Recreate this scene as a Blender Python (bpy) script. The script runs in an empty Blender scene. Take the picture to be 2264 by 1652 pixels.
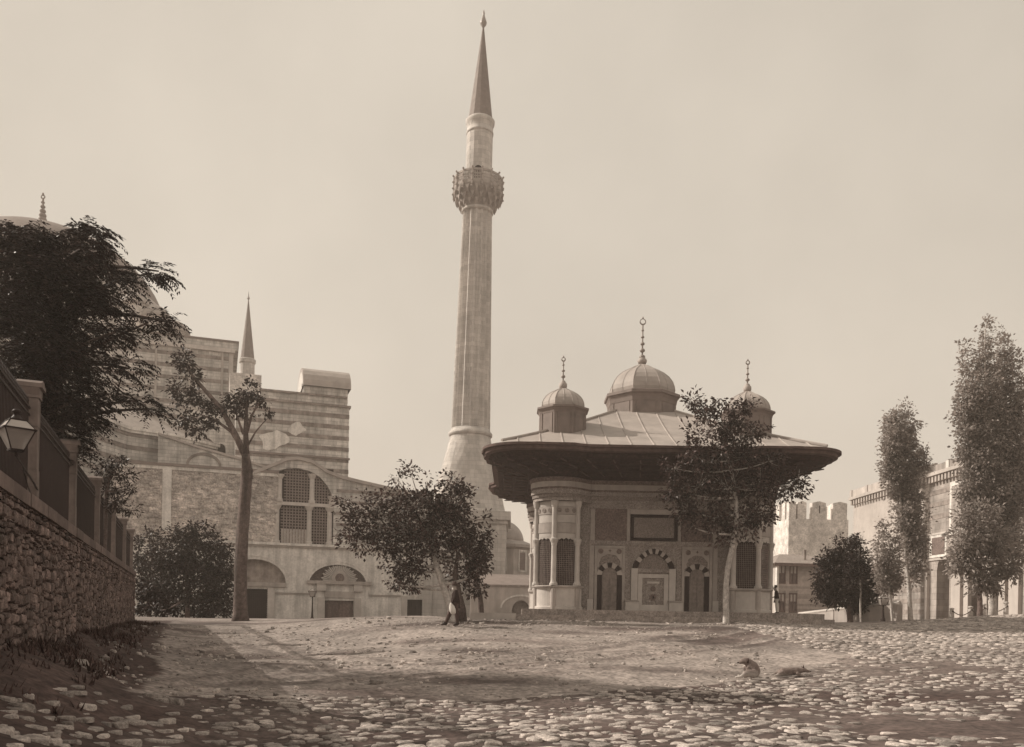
import bpy, math, random
import numpy as np
from mathutils import Vector, Matrix
R = math.radians
pi = math.pi
sc = bpy.context.scene
col = sc.collection
rnd = random.Random(11)
npr = np.random.RandomState(5)

# ---------------------------------------------------------------- camera
FOC, U0, V0, EYE, ROLL = 1900.0, 1132.0, 1358.0, 1.6, R(1.0)
cam_d = bpy.data.cameras.new('camera')
cam_d.sensor_width = 36
cam_d.lens = 36 * FOC / 2264
cam_d.shift_y = (V0 - 826) / 2264
cam_d.clip_start = 0.1
cam_d.clip_end = 8000
cam = bpy.data.objects.new('camera', cam_d)
col.objects.link(cam)
cam.matrix_world = Matrix.Translation((0, 0, EYE)) @ Matrix.Rotation(R(90), 4, 'X') @ Matrix.Rotation(ROLL, 4, 'Z')
sc.camera = cam

# ---------------------------------------------------------------- sky and sun
SUN_EL, SUN_AZ = R(34), R(-78)          # azimuth from +Y, clockwise
TINT = (1.0, 0.9, 0.765)
w = bpy.data.worlds.new('World')
sc.world = w
w.use_nodes = True
nt = w.node_tree
nt.nodes.clear()
sky = nt.nodes.new('ShaderNodeTexSky')
sky.sky_type = 'NISHITA'
sky.sun_disc = False
sky.sun_elevation = SUN_EL
sky.sun_rotation = SUN_AZ
sky.dust_density = 4
sky.air_density = 1.5
bw = nt.nodes.new('ShaderNodeRGBToBW')
hazy = nt.nodes.new('ShaderNodeMix')
hazy.data_type = 'FLOAT'
hazy.inputs[0].default_value = 0.88       # a thin even veil of white cloud in front of the clear sky
hazy.inputs[3].default_value = 6.9
tin = nt.nodes.new('ShaderNodeVectorMath')
tin.operation = 'SCALE'
tin.inputs[0].default_value = TINT
bg = nt.nodes.new('ShaderNodeBackground')
bg.inputs[1].default_value = 0.1
wo = nt.nodes.new('ShaderNodeOutputWorld')
tc = nt.nodes.new('ShaderNodeTexCoord')
cl = nt.nodes.new('ShaderNodeTexNoise')
cl.inputs['Scale'].default_value = 2.4
cl.inputs['Detail'].default_value = 5
clm = nt.nodes.new('ShaderNodeMapRange')
clm.inputs[1].default_value = .35
clm.inputs[2].default_value = .7
clm.inputs[3].default_value = 0.92
clm.inputs[4].default_value = 1.12
mul = nt.nodes.new('ShaderNodeMath')
mul.operation = 'MULTIPLY'
L = nt.links.new
L(sky.outputs[0], bw.inputs[0])
L(bw.outputs[0], hazy.inputs[2])
L(tc.outputs['Generated'], cl.inputs['Vector'])
L(cl.outputs[0], clm.inputs[0])
L(hazy.outputs[0], mul.inputs[0])
L(clm.outputs[0], mul.inputs[1])
L(mul.outputs[0], tin.inputs['Scale'])
L(tin.outputs[0], bg.inputs[0])
L(bg.outputs[0], wo.inputs[0])

sd = bpy.data.lights.new('sun', 'SUN')
sd.energy = 4.9
sd.angle = R(0.6)
sd.color = (1.0, 0.91, 0.785)
sun = bpy.data.objects.new('sun', sd)
col.objects.link(sun)
SUN = Vector((math.sin(SUN_AZ) * math.cos(SUN_EL), math.cos(SUN_AZ) * math.cos(SUN_EL), math.sin(SUN_EL)))
sun.rotation_euler = SUN.to_track_quat('Z', 'Y').to_euler()
sun.location = (-30, 20, 40)

vs = sc.view_settings
sc.display_settings.display_device = 'sRGB'
vs.view_transform = 'Standard'
vs.look = 'None'
vs.exposure = 0.0
vs.gamma = 1.0
vs.use_curve_mapping = False
sc.cycles.use_denoising = True
sc.cycles.max_bounces = 6
sc.cycles.diffuse_bounces = 3
sc.cycles.glossy_bounces = 2
sc.cycles.transparent_max_bounces = 6
sc.cycles.volume_bounces = 1

# ---------------------------------------------------------------- pixel geometry of the photograph (2264 wide)
_c, _s = math.cos(ROLL), math.sin(ROLL)
def ray(u, v):
    a, b = u - U0, v - V0
    return (a * _c + b * _s) / FOC, -(-a * _s + b * _c) / FOC
def at(u, v, Y):
    a, b = ray(u, v)
    return Vector((a * Y, Y, EYE + b * Y))
def pix(p):
    x, y, z = p
    a, b = x / y * FOC, -(z - EYE) / y * FOC
    return U0 + a * _c - b * _s, V0 + a * _s + b * _c
class Frame:
    """a wall plane standing in the place: origin, heading of its length, datum height"""
    def __init__(self, o, ang, z0=0.0):
        self.o, self.ang, self.z0 = o, ang, z0
        self.ex = (math.cos(ang), math.sin(ang))
        self.ey = (-math.sin(ang), math.cos(ang))
    def loc(self, u, v, d=0.0):
        a, b = ray(u, v)
        n = self.ey
        t = (d + self.o[0] * n[0] + self.o[1] * n[1]) / (a * n[0] + n[1])
        px, py = a * t - self.o[0], t - self.o[1]
        return px * self.ex[0] + py * self.ex[1], EYE + b * t - self.z0
    def s(self, u, v=1250, d=0.0):
        return self.loc(u, v, d)[0]
    def z(self, u, v, d=0.0):
        return self.loc(u, v, d)[1]

# ---------------------------------------------------------------- materials
def sep(l):
    xs = [0.0, 0.03, 0.2, 0.6, 1.0]
    g = float(np.interp(l, xs, [.56, .62, .85, .94, .97]))
    b = float(np.interp(l, xs, [.5, .56, .78, .89, .93]))
    k = l / (.2126 + .7152 * g + .0722 * b)
    return (k, k * g, k * b, 1)

def mat(name, l, var=.25, scale=2.0, rough=.9, bump=.25, streak=0.0, pvar=0.0, spec=.25, big=.12,
        metal=0.0, joints=None, transl=0.0, dark=None, speck=0.0, carve=0.0):
    m = bpy.data.materials.new(name)
    m.use_nodes = True
    t = m.node_tree
    n = t.nodes
    pb = n['Principled BSDF']
    pb.inputs['Roughness'].default_value = rough
    pb.inputs['Specular IOR Level'].default_value = spec
    pb.inputs['Metallic'].default_value = metal
    geo = n.new('ShaderNodeNewGeometry')
    def noise(s, detail=6, mp=None, rgh=.6):
        x = n.new('ShaderNodeTexNoise')
        x.inputs['Scale'].default_value = s
        x.inputs['Detail'].default_value = detail
        x.inputs['Roughness'].default_value = rgh
        if mp:
            g = n.new('ShaderNodeMapping')
            g.inputs['Scale'].default_value = mp
            t.links.new(geo.outputs['Position'], g.inputs[0])
            t.links.new(g.outputs[0], x.inputs['Vector'])
        else:
            t.links.new(geo.outputs['Position'], x.inputs['Vector'])
        return x.outputs['Fac']
    def rng(src, lo, hi, a=.3, b=.7):
        x = n.new('ShaderNodeMapRange')
        x.inputs[1].default_value = a
        x.inputs[2].default_value = b
        x.inputs[3].default_value = lo
        x.inputs[4].default_value = hi
        t.links.new(src, x.inputs[0])
        return x.outputs[0]
    def mulv(a, b):
        x = n.new('ShaderNodeMath')
        x.operation = 'MULTIPLY'
        t.links.new(a, x.inputs[0])
        t.links.new(b, x.inputs[1])
        return x.outputs[0]
    n1 = noise(scale)
    f = mulv(rng(n1, 1 - var, 1 + var), rng(noise(scale * .13, 4), 1 - big, 1 + big))
    if streak:
        f = mulv(f, rng(noise(1.6, 4, (1.3, 1.3, .12)), 1 - streak, 1.0, .35, .6))
    if speck:
        f = mulv(f, rng(noise(scale * 5, 3), 1 - speck, 1 + speck, .35, .65))
    if carve:  # light and dark of carved relief put into the colour
        vo = n.new('ShaderNodeTexVoronoi')
        vo.feature = 'SMOOTH_F1'
        vo.inputs['Scale'].default_value = carve
        t.links.new(geo.outputs['Position'], vo.inputs['Vector'])
        f = mulv(f, rng(vo.outputs['Distance'], 1.25, .78, .15, .6))
    if pvar:
        at_ = n.new('ShaderNodeAttribute')
        at_.attribute_name = 'var'
        f = mulv(f, rng(at_.outputs['Fac'], 1 - pvar, 1 + pvar, 0, 1))
    sc_ = n.new('ShaderNodeVectorMath')
    sc_.operation = 'SCALE'
    sc_.inputs[0].default_value = sep(l)[:3]
    t.links.new(f, sc_.inputs['Scale'])
    colr = sc_.outputs[0]
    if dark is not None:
        # earth mask stored on the ground: 0 = pale dust, 1 = dark damp soil plus painted shade between the cobbles and at the wall foot
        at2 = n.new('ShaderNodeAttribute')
        at2.attribute_name = 'soil_shade'
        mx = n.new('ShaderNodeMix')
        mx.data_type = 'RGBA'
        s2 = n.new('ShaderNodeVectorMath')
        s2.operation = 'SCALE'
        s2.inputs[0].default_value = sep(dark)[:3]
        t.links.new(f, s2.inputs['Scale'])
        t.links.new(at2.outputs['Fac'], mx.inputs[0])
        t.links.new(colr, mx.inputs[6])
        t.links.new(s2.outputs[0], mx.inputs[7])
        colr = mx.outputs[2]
    h = n1
    if joints:
        br = n.new('ShaderNodeTexBrick')
        br.offset = .5
        br.inputs['Scale'].default_value = 1
        br.inputs['Brick Width'].default_value = joints[0]
        br.inputs['Row Height'].default_value = joints[1]
        br.inputs['Mortar Size'].default_value = joints[2]
        br.inputs['Mortar Smooth'].default_value = .4
        br.inputs['Color1'].default_value = (1, 1, 1, 1)
        br.inputs['Color2'].default_value = (.8, .8, .8, 1)
        br.inputs['Mortar'].default_value = (.62, .62, .62, 1)
        sx = n.new('ShaderNodeSeparateXYZ')
        tcn = n.new('ShaderNodeTexCoord')
        t.links.new(tcn.outputs['Object'], sx.inputs[0])
        ad = n.new('ShaderNodeMath')
        ad.operation = 'ADD'
        t.links.new(sx.outputs[0], ad.inputs[0])
        t.links.new(sx.outputs[1], ad.inputs[1])
        cb = n.new('ShaderNodeCombineXYZ')
        t.links.new(ad.outputs[0], cb.inputs[0])
        t.links.new(sx.outputs[2], cb.inputs[1])
        t.links.new(cb.outputs[0], br.inputs['Vector'])
        vm = n.new('ShaderNodeVectorMath')
        vm.operation = 'MULTIPLY'
        t.links.new(colr, vm.inputs[0])
        t.links.new(br.outputs['Color'], vm.inputs[1])
        colr = vm.outputs[0]
    t.links.new(colr, pb.inputs['Base Color'])
    if bump:
        bp = n.new('ShaderNodeBump')
        bp.inputs['Strength'].default_value = bump
        bp.inputs['Distance'].default_value = .05
        t.links.new(h, bp.inputs['Height'])
        t.links.new(bp.outputs[0], pb.inputs['Normal'])
    if transl:
        tr = n.new('ShaderNodeBsdfTranslucent')
        t.links.new(colr, tr.inputs[0])
        ms = n.new('ShaderNodeMixShader')
        ms.inputs[0].default_value = transl
        t.links.new(pb.outputs[0], ms.inputs[1])
        t.links.new(tr.outputs[0], ms.inputs[2])
        t.links.new(ms.outputs[0], n['Material Output'].inputs[0])
    return m

M = dict(
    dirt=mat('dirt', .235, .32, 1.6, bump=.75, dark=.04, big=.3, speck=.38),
    cobble=mat('cobble_stone', .33, .45, 11, rough=.9, bump=.9, pvar=.5, spec=.25, speck=.25),
    rubble=mat('rubble_stone', .135, .45, 7, bump=.4, pvar=.55, big=.3, speck=.35),
    mortar=mat('mortar', .085, .3, 5, bump=.6),
    coping=mat('coping_stone', .14, .25, 5, pvar=.2, streak=.2),
    pillar=mat('pillar_stone', .17, .2, 5, streak=.25),
    iron=mat('iron', .02, .2, 8, rough=.6, bump=0),
    plaster=mat('plaster', .68, .16, 1.2, bump=.2, streak=.3, big=.16, speck=.1),
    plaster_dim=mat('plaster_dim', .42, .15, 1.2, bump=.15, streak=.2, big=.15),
    rubblewall=mat('old_masonry', .4, .4, 1.5, bump=.6, big=.3, speck=.3, pvar=.3),
    stoneband=mat('striped_stone', .6, .28, .9, bump=.2, streak=.3, big=.22, joints=(1.1, .35, .03)),
    brickband=mat('brick_band', .25, .4, 1.6, bump=.2, big=.3, streak=.25),
    pale=mat('pale_marble', .5, .1, 3, bump=.1, streak=.1),
    marble=mat('grey_marble', .38, .13, 3, bump=.12, streak=.18, big=.12),
    marble_dim=mat('carved_marble', .3, .3, 9, bump=.5, streak=.2, speck=.3, carve=24),
    field=mat('carved_field', .21, .3, 12, bump=.7, speck=.3, carve=22),
    tile=mat('dark_panel', .14, .35, 10, bump=.4, speck=.3, carve=18),
    blackstone=mat('black_stone', .018, .3, 5, bump=.1, rough=.6),
    greystone=mat('grey_voussoir', .38, .15, 5, bump=.1),
    lead=mat('lead_sheet', .35, .14, .9, rough=.65, bump=.1, streak=.1, pvar=.15, spec=.4),
    leaddark=mat('lead_dark', .18, .15, 2, rough=.7, bump=.1),
    step=mat('shaded_step_stone', .28, .3, 3, bump=.5, streak=.2, speck=.3),  # colour darkened to paint the shade on the platform front
    balcony=mat('balcony_stone', .36, .2, 2, bump=.2, streak=.2),
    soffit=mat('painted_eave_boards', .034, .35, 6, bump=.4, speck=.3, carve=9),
    fascia=mat('eave_board', .085, .3, 4, bump=.3),
    wood=mat('old_door_wood', .11, .3, 6, bump=.3, pvar=.25),
    doorwood=mat('kiosk_door_wood', .2, .3, 6, bump=.3, pvar=.25),
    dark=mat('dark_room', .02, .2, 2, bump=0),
    grille=mat('window_lattice', .17, .25, 6, rough=.7, bump=0),
    glass=mat('old_glass', .1, .3, 2, rough=.15, bump=0, spec=.6),
    minstone=mat('minaret_stone', .56, .1, 1.4, bump=.15, streak=.2, big=.1, joints=(.9, .42, .012)),
    gate=mat('gate_stone', .38, .2, 1.2, bump=.25, streak=.3, joints=(1.0, .5, .02)),
    gatewhite=mat('gate_pale', .44, .08, 1.5, bump=.1, streak=.08),  # paler wall tone than the gate stone
    towerstone=mat('tower_masonry', .55, .35, 1.1, bump=.5, big=.25, speck=.2),
    timber=mat('weathered_boards', .33, .2, 3, bump=.25, pvar=.2),
    tileroof=mat('roof_tiles', .25, .3, 4, bump=.5),
    bark=mat('bark', .13, .4, 6, bump=.9, pvar=.2, streak=.6, speck=.3),
    barkpale=mat('pale_bark', .5, .35, 6, bump=.5, streak=.35, speck=.2),
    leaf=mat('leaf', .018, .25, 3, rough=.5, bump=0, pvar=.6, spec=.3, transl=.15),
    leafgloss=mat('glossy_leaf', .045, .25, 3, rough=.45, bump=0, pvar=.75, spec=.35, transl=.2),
    leafpale=mat('poplar_leaf', .3, .25, 2, rough=.55, bump=0, pvar=.3, spec=.2, transl=.45),
    bronze=mat('gilt_bronze', .25, .15, 4, rough=.45, bump=0, spec=.5),
    cloth=mat('dark_cloth', .022, .25, 12, bump=.2),
    cloth2=mat('brown_cloth', .05, .3, 12, bump=.2),
    white=mat('white_cloth', .65, .1, 9, bump=.2),
    skin=mat('skin', .28, .1, 9, bump=0),
    fez=mat('felt', .04, .15, 9, bump=0),
    leather=mat('boot_leather', .02, .2, 9, bump=0, rough=.5),
    weed=mat('weed', .06, .3, 4, bump=0, pvar=.4),
)

# ---------------------------------------------------------------- mesh helpers
def mesh(name, V, F_, m, var=None, smooth=False):
    me = bpy.data.meshes.new(name)
    me.from_pydata(V, [], F_)
    if var is not None and len(var) == len(me.vertices):
        a = me.attributes.new('var', 'FLOAT', 'POINT')
        a.data.foreach_set('value', np.asarray(var, dtype=np.float32))
    if smooth:
        me.polygons.foreach_set('use_smooth', [True] * len(me.polygons))
    me.materials.append(m)
    me.update()
    return me
def obj(name, me, parent=None, loc=None):
    o = bpy.data.objects.new(name, me)
    col.objects.link(o)
    if parent is not None:
        o.parent = parent
    if loc is not None:
        o.location = loc
    return o
def tag(o, label=None, cat=None, group=None, kind=None):
    if label: o['label'] = label
    if cat: o['category'] = cat
    if group: o['group'] = group
    if kind: o['kind'] = kind
    return o
def thing(name, label, cat, loc=(0, 0, 0), rz=0.0, group=None):
    o = bpy.data.objects.new(name, None)
    o.empty_display_size = .2
    col.objects.link(o)
    o.location = loc
    o.rotation_euler = (0, 0, rz)
    return tag(o, label, cat, group)
def copy_part(o, parent, rz=None):
    c = o.copy()
    col.objects.link(c)
    c.parent = parent
    if rz is not None:
        c.rotation_euler = (0, 0, rz)
    for ch in list(o.children):
        copy_part(ch, c)
    return c

class MB:
    def __init__(self):
        self.v, self.f, self.a, self.cur = [], [], [], .5
    def add(self, V, F_):
        b = len(self.v)
        self.v += [tuple(p) for p in V]
        self.f += [tuple(i + b for i in q) for q in F_]
        self.a += [self.cur] * len(V)
        return self
    def box(self, x0, x1, y0, y1, z0, z1, M4=None):
        V = [Vector(p) for p in ((x0, y0, z0), (x1, y0, z0), (x1, y1, z0), (x0, y1, z0),
                                 (x0, y0, z1), (x1, y0, z1), (x1, y1, z1), (x0, y1, z1))]
        if M4 is not None:
            V = [M4 @ p for p in V]
        return self.add(V, [(0, 3, 2, 1), (4, 5, 6, 7), (0, 1, 5, 4), (1, 2, 6, 5), (2, 3, 7, 6), (3, 0, 4, 7)])
    def prism(self, poly, y0, y1, M4=None):
        """poly in (x, z), extruded along y"""
        n = len(poly)
        V = [Vector((p[0], y0, p[1])) for p in poly] + [Vector((p[0], y1, p[1])) for p in poly]
        if M4 is not None:
            V = [M4 @ p for p in V]
        return self.add(V, [tuple(range(n)), tuple(range(2 * n - 1, n - 1, -1))] +
                        [(i, i + n, (i + 1) % n + n, (i + 1) % n) for i in range(n)])
    def slab(self, poly, z0, z1):
        """poly in (x, y), extruded along z"""
        n = len(poly)
        V = [(p[0], p[1], z0) for p in poly] + [(p[0], p[1], z1) for p in poly]
        return self.add(V, [tuple(range(n - 1, -1, -1)), tuple(range(n, 2 * n))] +
                        [(i, (i + 1) % n, (i + 1) % n + n, i + n) for i in range(n)])
    def tube(self, pts, rad, n=8, cap=True, rough=0.0, rg=None):
        pts = [Vector(p) for p in pts]
        if not hasattr(rad, '__len__'):
            rad = [rad] * len(pts)
        V, F_ = [], []
        up = Vector((0.13, 0.31, 0.94)).normalized()
        for i, p in enumerate(pts):
            d = (pts[min(i + 1, len(pts) - 1)] - pts[max(i - 1, 0)])
            d = d.normalized() if d.length > 1e-6 else Vector((0, 0, 1))
            a = d.cross(up)
            if a.length < 1e-3:
                a = d.cross(Vector((1, 0, 0)))
            a.normalize()
            b = d.cross(a)
            for k in range(n):
                t = 2 * pi * k / n
                q = rad[i] * (1 + (rg.uniform(-rough, rough) if rough else 0))
                V.append(p + (a * math.cos(t) + b * math.sin(t)) * q)
        for i in range(len(pts) - 1):
            for k in range(n):
                F_.append((i * n + k, i * n + (k + 1) % n, (i + 1) * n + (k + 1) % n, (i + 1) * n + k))
        if cap:
            F_.append(tuple(range(n - 1, -1, -1)))
            F_.append(tuple(range((len(pts) - 1) * n, len(pts) * n)))
        return self.add(V, F_)
    def lathe(self, prof, n=24, cx=0.0, cy=0.0, a0=0.0, a1=2 * pi, rf=None):
        """prof: (radius, z) from bottom to top"""
        full = abs(a1 - a0 - 2 * pi) < 1e-6
        m = n if full else n + 1
        V, F_ = [], []
        for r, z in prof:
            for k in range(m):
                t = a0 + (a1 - a0) * k / n
                q = r * (rf(k) if rf else 1)
                V.append((cx + q * math.cos(t), cy + q * math.sin(t), z))
        for i in range(len(prof) - 1):
            for k in range(n):
                k2 = (k + 1) % m
                F_.append((i * m + k, i * m + k2, (i + 1) * m + k2, (i + 1) * m + k))
        if full and prof[-1][0] > 1e-3:
            F_.append(tuple((len(prof) - 1) * m + k for k in range(m)))
        if full and prof[0][0] > 1e-3:
            F_.append(tuple(m - 1 - k for k in range(m)))
        return self.add(V, F_)
    def ball(self, c, r, n=8, sz=1.0):
        prof = [(r * math.sin(pi * i / 6), c[2] - r * sz * math.cos(pi * i / 6)) for i in range(7)]
        return self.lathe([(max(q, 1e-4), z) for q, z in prof], n, c[0], c[1])
    def build(self, name, m, parent=None, smooth=False, loc=None, kind=None):
        o = obj(name, mesh(name, self.v, self.f, m, self.a, smooth), parent, loc)
        if kind: o['kind'] = kind
        return o

def pbox(name, m, parent, x0, x1, y0, y1, z0, z1):
    return MB().box(x0, x1, y0, y1, z0, z1).build(name, m, parent)

def arch_pts(hw, rise, n=10, pointed=False):
    """half-open arch outline from -hw to +hw, z from 0 up to rise and back"""
    out = []
    for i in range(n + 1):
        if not pointed:
            t = pi * (1 - i / n)
            out.append((hw * math.cos(t), rise * math.sin(t)))
        else:
            x = -hw + 2 * hw * i / n
            q = abs(x) / hw
            out.append((x, rise * (1 - q ** 1.75) ** .72 if q < 1 else 0))
    return out

def arch_wall(mb, s0, s1, z0, z1, y0, y1, ops):
    """wall from s0 to s1 with openings (centre, half width, bottom, spring, rise, pointed)"""
    x = s0
    for (c, hw, zb, zs, rise, pt) in sorted(ops):
        if c - hw > x:
            mb.box(x, c - hw, y0, y1, z0, z1)
        if zb > z0 + .01:
            mb.box(c - hw, c + hw, y0, y1, z0, zb)
        if rise > 0:
            a = arch_pts(hw, rise, 14, pt)
            for (xa, za), (xb, zb2) in zip(a[:-1], a[1:]):
                mb.prism([(c + xa, zs + za), (c + xb, zs + zb2), (c + xb, z1), (c + xa, z1)], y0, y1)
        elif zs < z1 - .01:
            mb.box(c - hw, c + hw, y0, y1, zs, z1)
        x = c + hw
    if x < s1:
        mb.box(x, s1, y0, y1, z0, z1)
    return mb

def voussoirs(parent, c, zs, hw_in, rise_in, th, n, y0, y1, mats, pointed=False):
    a = arch_pts(hw_in, rise_in, n * 4, pointed)
    nor = []
    for i in range(len(a)):
        p, q = a[max(i - 1, 0)], a[min(i + 1, len(a) - 1)]
        d = Vector((q[0] - p[0], q[1] - p[1]))
        d.normalize()
        nor.append((-d.y, d.x))
    nor[0], nor[-1] = (-1, 0), (1, 0)
    for k in range(n):
        idx = range(k * 4, k * 4 + 5)
        inn = [(c + a[i][0], zs + a[i][1]) for i in idx]
        out = [(c + a[i][0] + nor[i][0] * th, zs + a[i][1] + nor[i][1] * th) for i in idx]
        MB().prism(inn + out[::-1], y0 - (.012 if k % 2 else 0), y1).build('voussoir', mats[k % 2], parent)

def lattice(mb, s0, s1, z0, z1, y, step, r, top=None):
    """square bar lattice; top(s) clips the bars under an arch"""
    k = int((s1 - s0) / step)
    for i in range(1, k + 1):
        s = s0 + (s1 - s0) * i / (k + 1)
        zt = top(s) if top else z1
        if zt > z0:
            mb.box(s - r, s + r, y - r, y + r, z0, zt)
    k = int((z1 - z0) / step)
    for i in range(1, k + 1):
        z = z0 + (z1 - z0) * i / (k + 1)
        a, b = s0, s1
        if top:
            ss = [s0 + (s1 - s0) * j / 40 for j in range(41) if top(s0 + (s1 - s0) * j / 40) > z]
            if not ss:
                continue
            a, b = min(ss), max(ss)
        mb.box(a, b, y - r * .9, y + r * .9, z - r, z + r)
    return mb
def finial(parent, z0, z1, r, cx=0.0, cy=0.0, balls=5, crescent=True, m=None):
    """rod threaded with bulbs and an open crescent on top"""
    mb = MB()
    H = z1 - z0
    mb.tube([(cx, cy, z0), (cx, cy, z1 if not crescent else z0 + H * .77)], r * .16, 6)
    for i in range(balls):
        t = i / max(balls - 1, 1)
        mb.ball((cx, cy, z0 + H * (.06 + .58 * t)), r * (1 - .55 * t) * .62, 10, .75)
    if crescent:
        zc, rc = z0 + H * .83, H * .06
        mb.tube([(cx + rc * math.sin(a), cy, zc - rc * math.cos(a)) for a in [R(-168 + 336 * i / 14) for i in range(15)]],
                [r * .1 * math.sin(pi * (i + 1) / 16) + .012 for i in range(15)], 6)
        mb.ball((cx, cy, z0 + H * .91), r * .17, 6, 1.6)
    return mb.build('finial', m or M['bronze'], parent, True)
# ---------------------------------------------------------------- ground
WD = Vector((-.381, 1.0)).normalized()          # heading of the left street wall
def wall_x(y):
    return -2.64 - .381 * y
_cp = [(0, -10, 0), (-8, -10, .1), (12, -10, .1), (0, 2, 0), (-3, 4, 0), (10, 2, .05), (-4.5, 9, 0), (0, 10, 0), (6, 10, .02), (13, 10, .12),
       (6.5, 23, .0), (-1.4, 21, .0), (-1.8, 26, .31), (-2.1, 30, .6), (-2.4, 35, 1.02), (-2.7, 39, 1.3), (2.5, 26, .28), (3, 31, .72), (3.5, 36, 1.2),
       (3.5, 40, 1.36), (8, 40, 1.36), (8, 35.5, 1.22), (8.5, 30, .72), (13, 40.5, 1.4), (3, 48, 1.4), (15, 48, 1.4), (9, 60, 1.4),
       (-11.8, 42, .84), (-7.3, 42, 1.3), (-5, 42, 1.32), (-19, 48, .97), (-15.5, 48, .97), (-13, 33, .5), (-11, 30, .3), (-10.5, 27, .12), (-7, 25, .12),
       (-8.4, 19, .05), (-5.5, 17, .0), (9.6, 36, 1.26), (18.2, 45, 1.27), (23.8, 40, 1.55), (28.5, 48, 2.05), (13, 22, .17), (10.6, 27, .5), (8.7, 29, .74),
       (17.9, 30, .78), (8.2, 13.7, 0), (20, 22, .4), (16, 35, 1.1), (24, 60, 1.25), (36, 75, 1.72), (36, 60, 1.85), (33, 45, 1.9), (30, 30, 1.2),
       (-12, 79, .56), (-28, 75, .5), (-5, 85, .6), (-38, 70, .6), (0, 70, 1.0), (28, 92, 1.9), (36, 92, 1.8), (10, 100, 1.4), (-30, 110, .6)]
for _y in (6, 12.3, 16, 20, 25, 30, 36, 45):
    z_ = float(np.interp(_y, [6, 12.3, 45], [1.0, 1.0, .87]))
    _cp.append((wall_x(_y), _y, z_))
    _cp.append((wall_x(_y) + 1.7, _y, float(np.interp(_y, [6, 12, 20, 30, 45], [.1, .14, .2, .38, .8]))))
_cp = np.array(_cp, dtype=float)
def _phi(r2):
    return .5 * r2 * np.log(r2 + 1e-9)
def _solve(cp, lam=.6):
    n = len(cp)
    X = cp[:, :2] / 20.0
    K = _phi(((X[:, None] - X[None]) ** 2).sum(-1)) + np.eye(n) * lam * .004
    P = np.hstack([np.ones((n, 1)), X])
    A = np.vstack([np.hstack([K, P]), np.hstack([P.T, np.zeros((3, 3))])])
    return X, np.linalg.solve(A, np.concatenate([cp[:, 2], np.zeros(3)]))
_X, _W = _solve(_cp)
def gz_np(x, y):
    q = np.stack([np.clip(x, -45, 45), np.clip(y, -12, 110)], -1) / 20.0
    out = np.zeros(len(q))
    for i in range(0, len(q), 4000):
        s = q[i:i + 4000]
        out[i:i + 4000] = _phi(((s[:, None] - _X[None]) ** 2).sum(-1)) @ _W[:-3] + _W[-3] + s @ _W[-2:]
    return np.clip(out, -.3, 2.4)
def gz(x, y):
    return float(gz_np(np.array([x], float), np.array([y], float))[0])
def ghit(u, v, lo=7.0, hi=70.0):
    a, b = ray(u, v)
    Y = np.arange(lo, hi, .05)
    d = EYE + b * Y - gz_np(a * Y, Y)
    k = np.nonzero(d <= 0)[0]
    y = Y[k[0]] if len(k) else hi
    return a * y, y
def in_poly(x, y, poly):
    ins = np.zeros(len(x), bool)
    for (x0, y0), (x1, y1) in zip(poly, poly[1:] + poly[:1]):
        c = ((y0 > y) != (y1 > y)) & (x < (x1 - x0) * (y - y0) / (y1 - y0 + 1e-12) + x0)
        ins ^= c
    return ins
_up = [(-20, 1538), (60, 1540), (180, 1528), (300, 1530), (480, 1535), (640, 1540), (1000, 1545), (1300, 1538), (1560, 1516), (1700, 1500), (1800, 1480), (1885, 1452),
       (1800, 1432), (1705, 1410), (1640, 1387)]
road_poly = [(-9.5, 4.0)] + [ghit(*p) for p in _up] + [(10.5, 41.0), (20, 47), (30, 52), (34, 30), (24, 4)]
def vnoise(x, y, s, seed):
    """cheap smooth value noise"""
    x, y = np.asarray(x) * s + seed * 17.3, np.asarray(y) * s - seed * 9.1
    xi, yi = np.floor(x).astype(int), np.floor(y).astype(int)
    fx, fy = x - xi, y - yi
    fx, fy = fx * fx * (3 - 2 * fx), fy * fy * (3 - 2 * fy)
    def h(a, b):
        v = np.sin(a * 127.1 + b * 311.7 + seed) * 43758.5453
        return v - np.floor(v)
    return (h(xi, yi) * (1 - fx) + h(xi + 1, yi) * fx) * (1 - fy) + (h(xi, yi + 1) * (1 - fx) + h(xi + 1, yi + 1) * fx) * fy
ruts = []
for _p in ([(300, 1500), (620, 1482), (1000, 1462), (1300, 1432), (1640, 1396)], [(500, 1512), (900, 1490), (1250, 1460), (1480, 1440), (1700, 1414)], [(420, 1440), (560, 1420), (700, 1452), (900, 1478), (1200, 1490)]):
    ruts.append([ghit(*q_) for q_ in _p])
def rut(x, y):
    d = np.full(len(x), 9.0)
    for r_ in ruts:
        for (ax, ay), (bx, by) in zip(r_[:-1], r_[1:]):
            t = np.clip(((x - ax) * (bx - ax) + (y - ay) * (by - ay)) / ((bx - ax) ** 2 + (by - ay) ** 2), 0, 1)
            d = np.minimum(d, np.hypot(x - ax - t * (bx - ax), y - ay - t * (by - ay)))
    return d
def gfine(x, y):
    """ground with its ruts and lumps"""
    z = gz_np(x, y)
    near = np.clip((70 - np.hypot(x, y)) / 40, 0, 1)
    x, y = np.asarray(x, float), np.asarray(y, float)
    rd = rut(x, y) + .25 * (vnoise(x, y, 1.7, 9) - .5)
    z = z - .06 * np.exp(-(rd / .17) ** 2) + .035 * np.exp(-((rd - .38) / .16) ** 2)
    return z + near * ((vnoise(x, y, .35, 1) - .5) * .16 + (vnoise(x, y, 1.1, 2) - .5) * .07 + (vnoise(x, y * 1.4, 3.4, 3) - .5) * .035 + (vnoise(x, y, 7.3, 5) - .5) * .03 * np.clip((26 - y) / 6, 0, 1))

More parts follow.
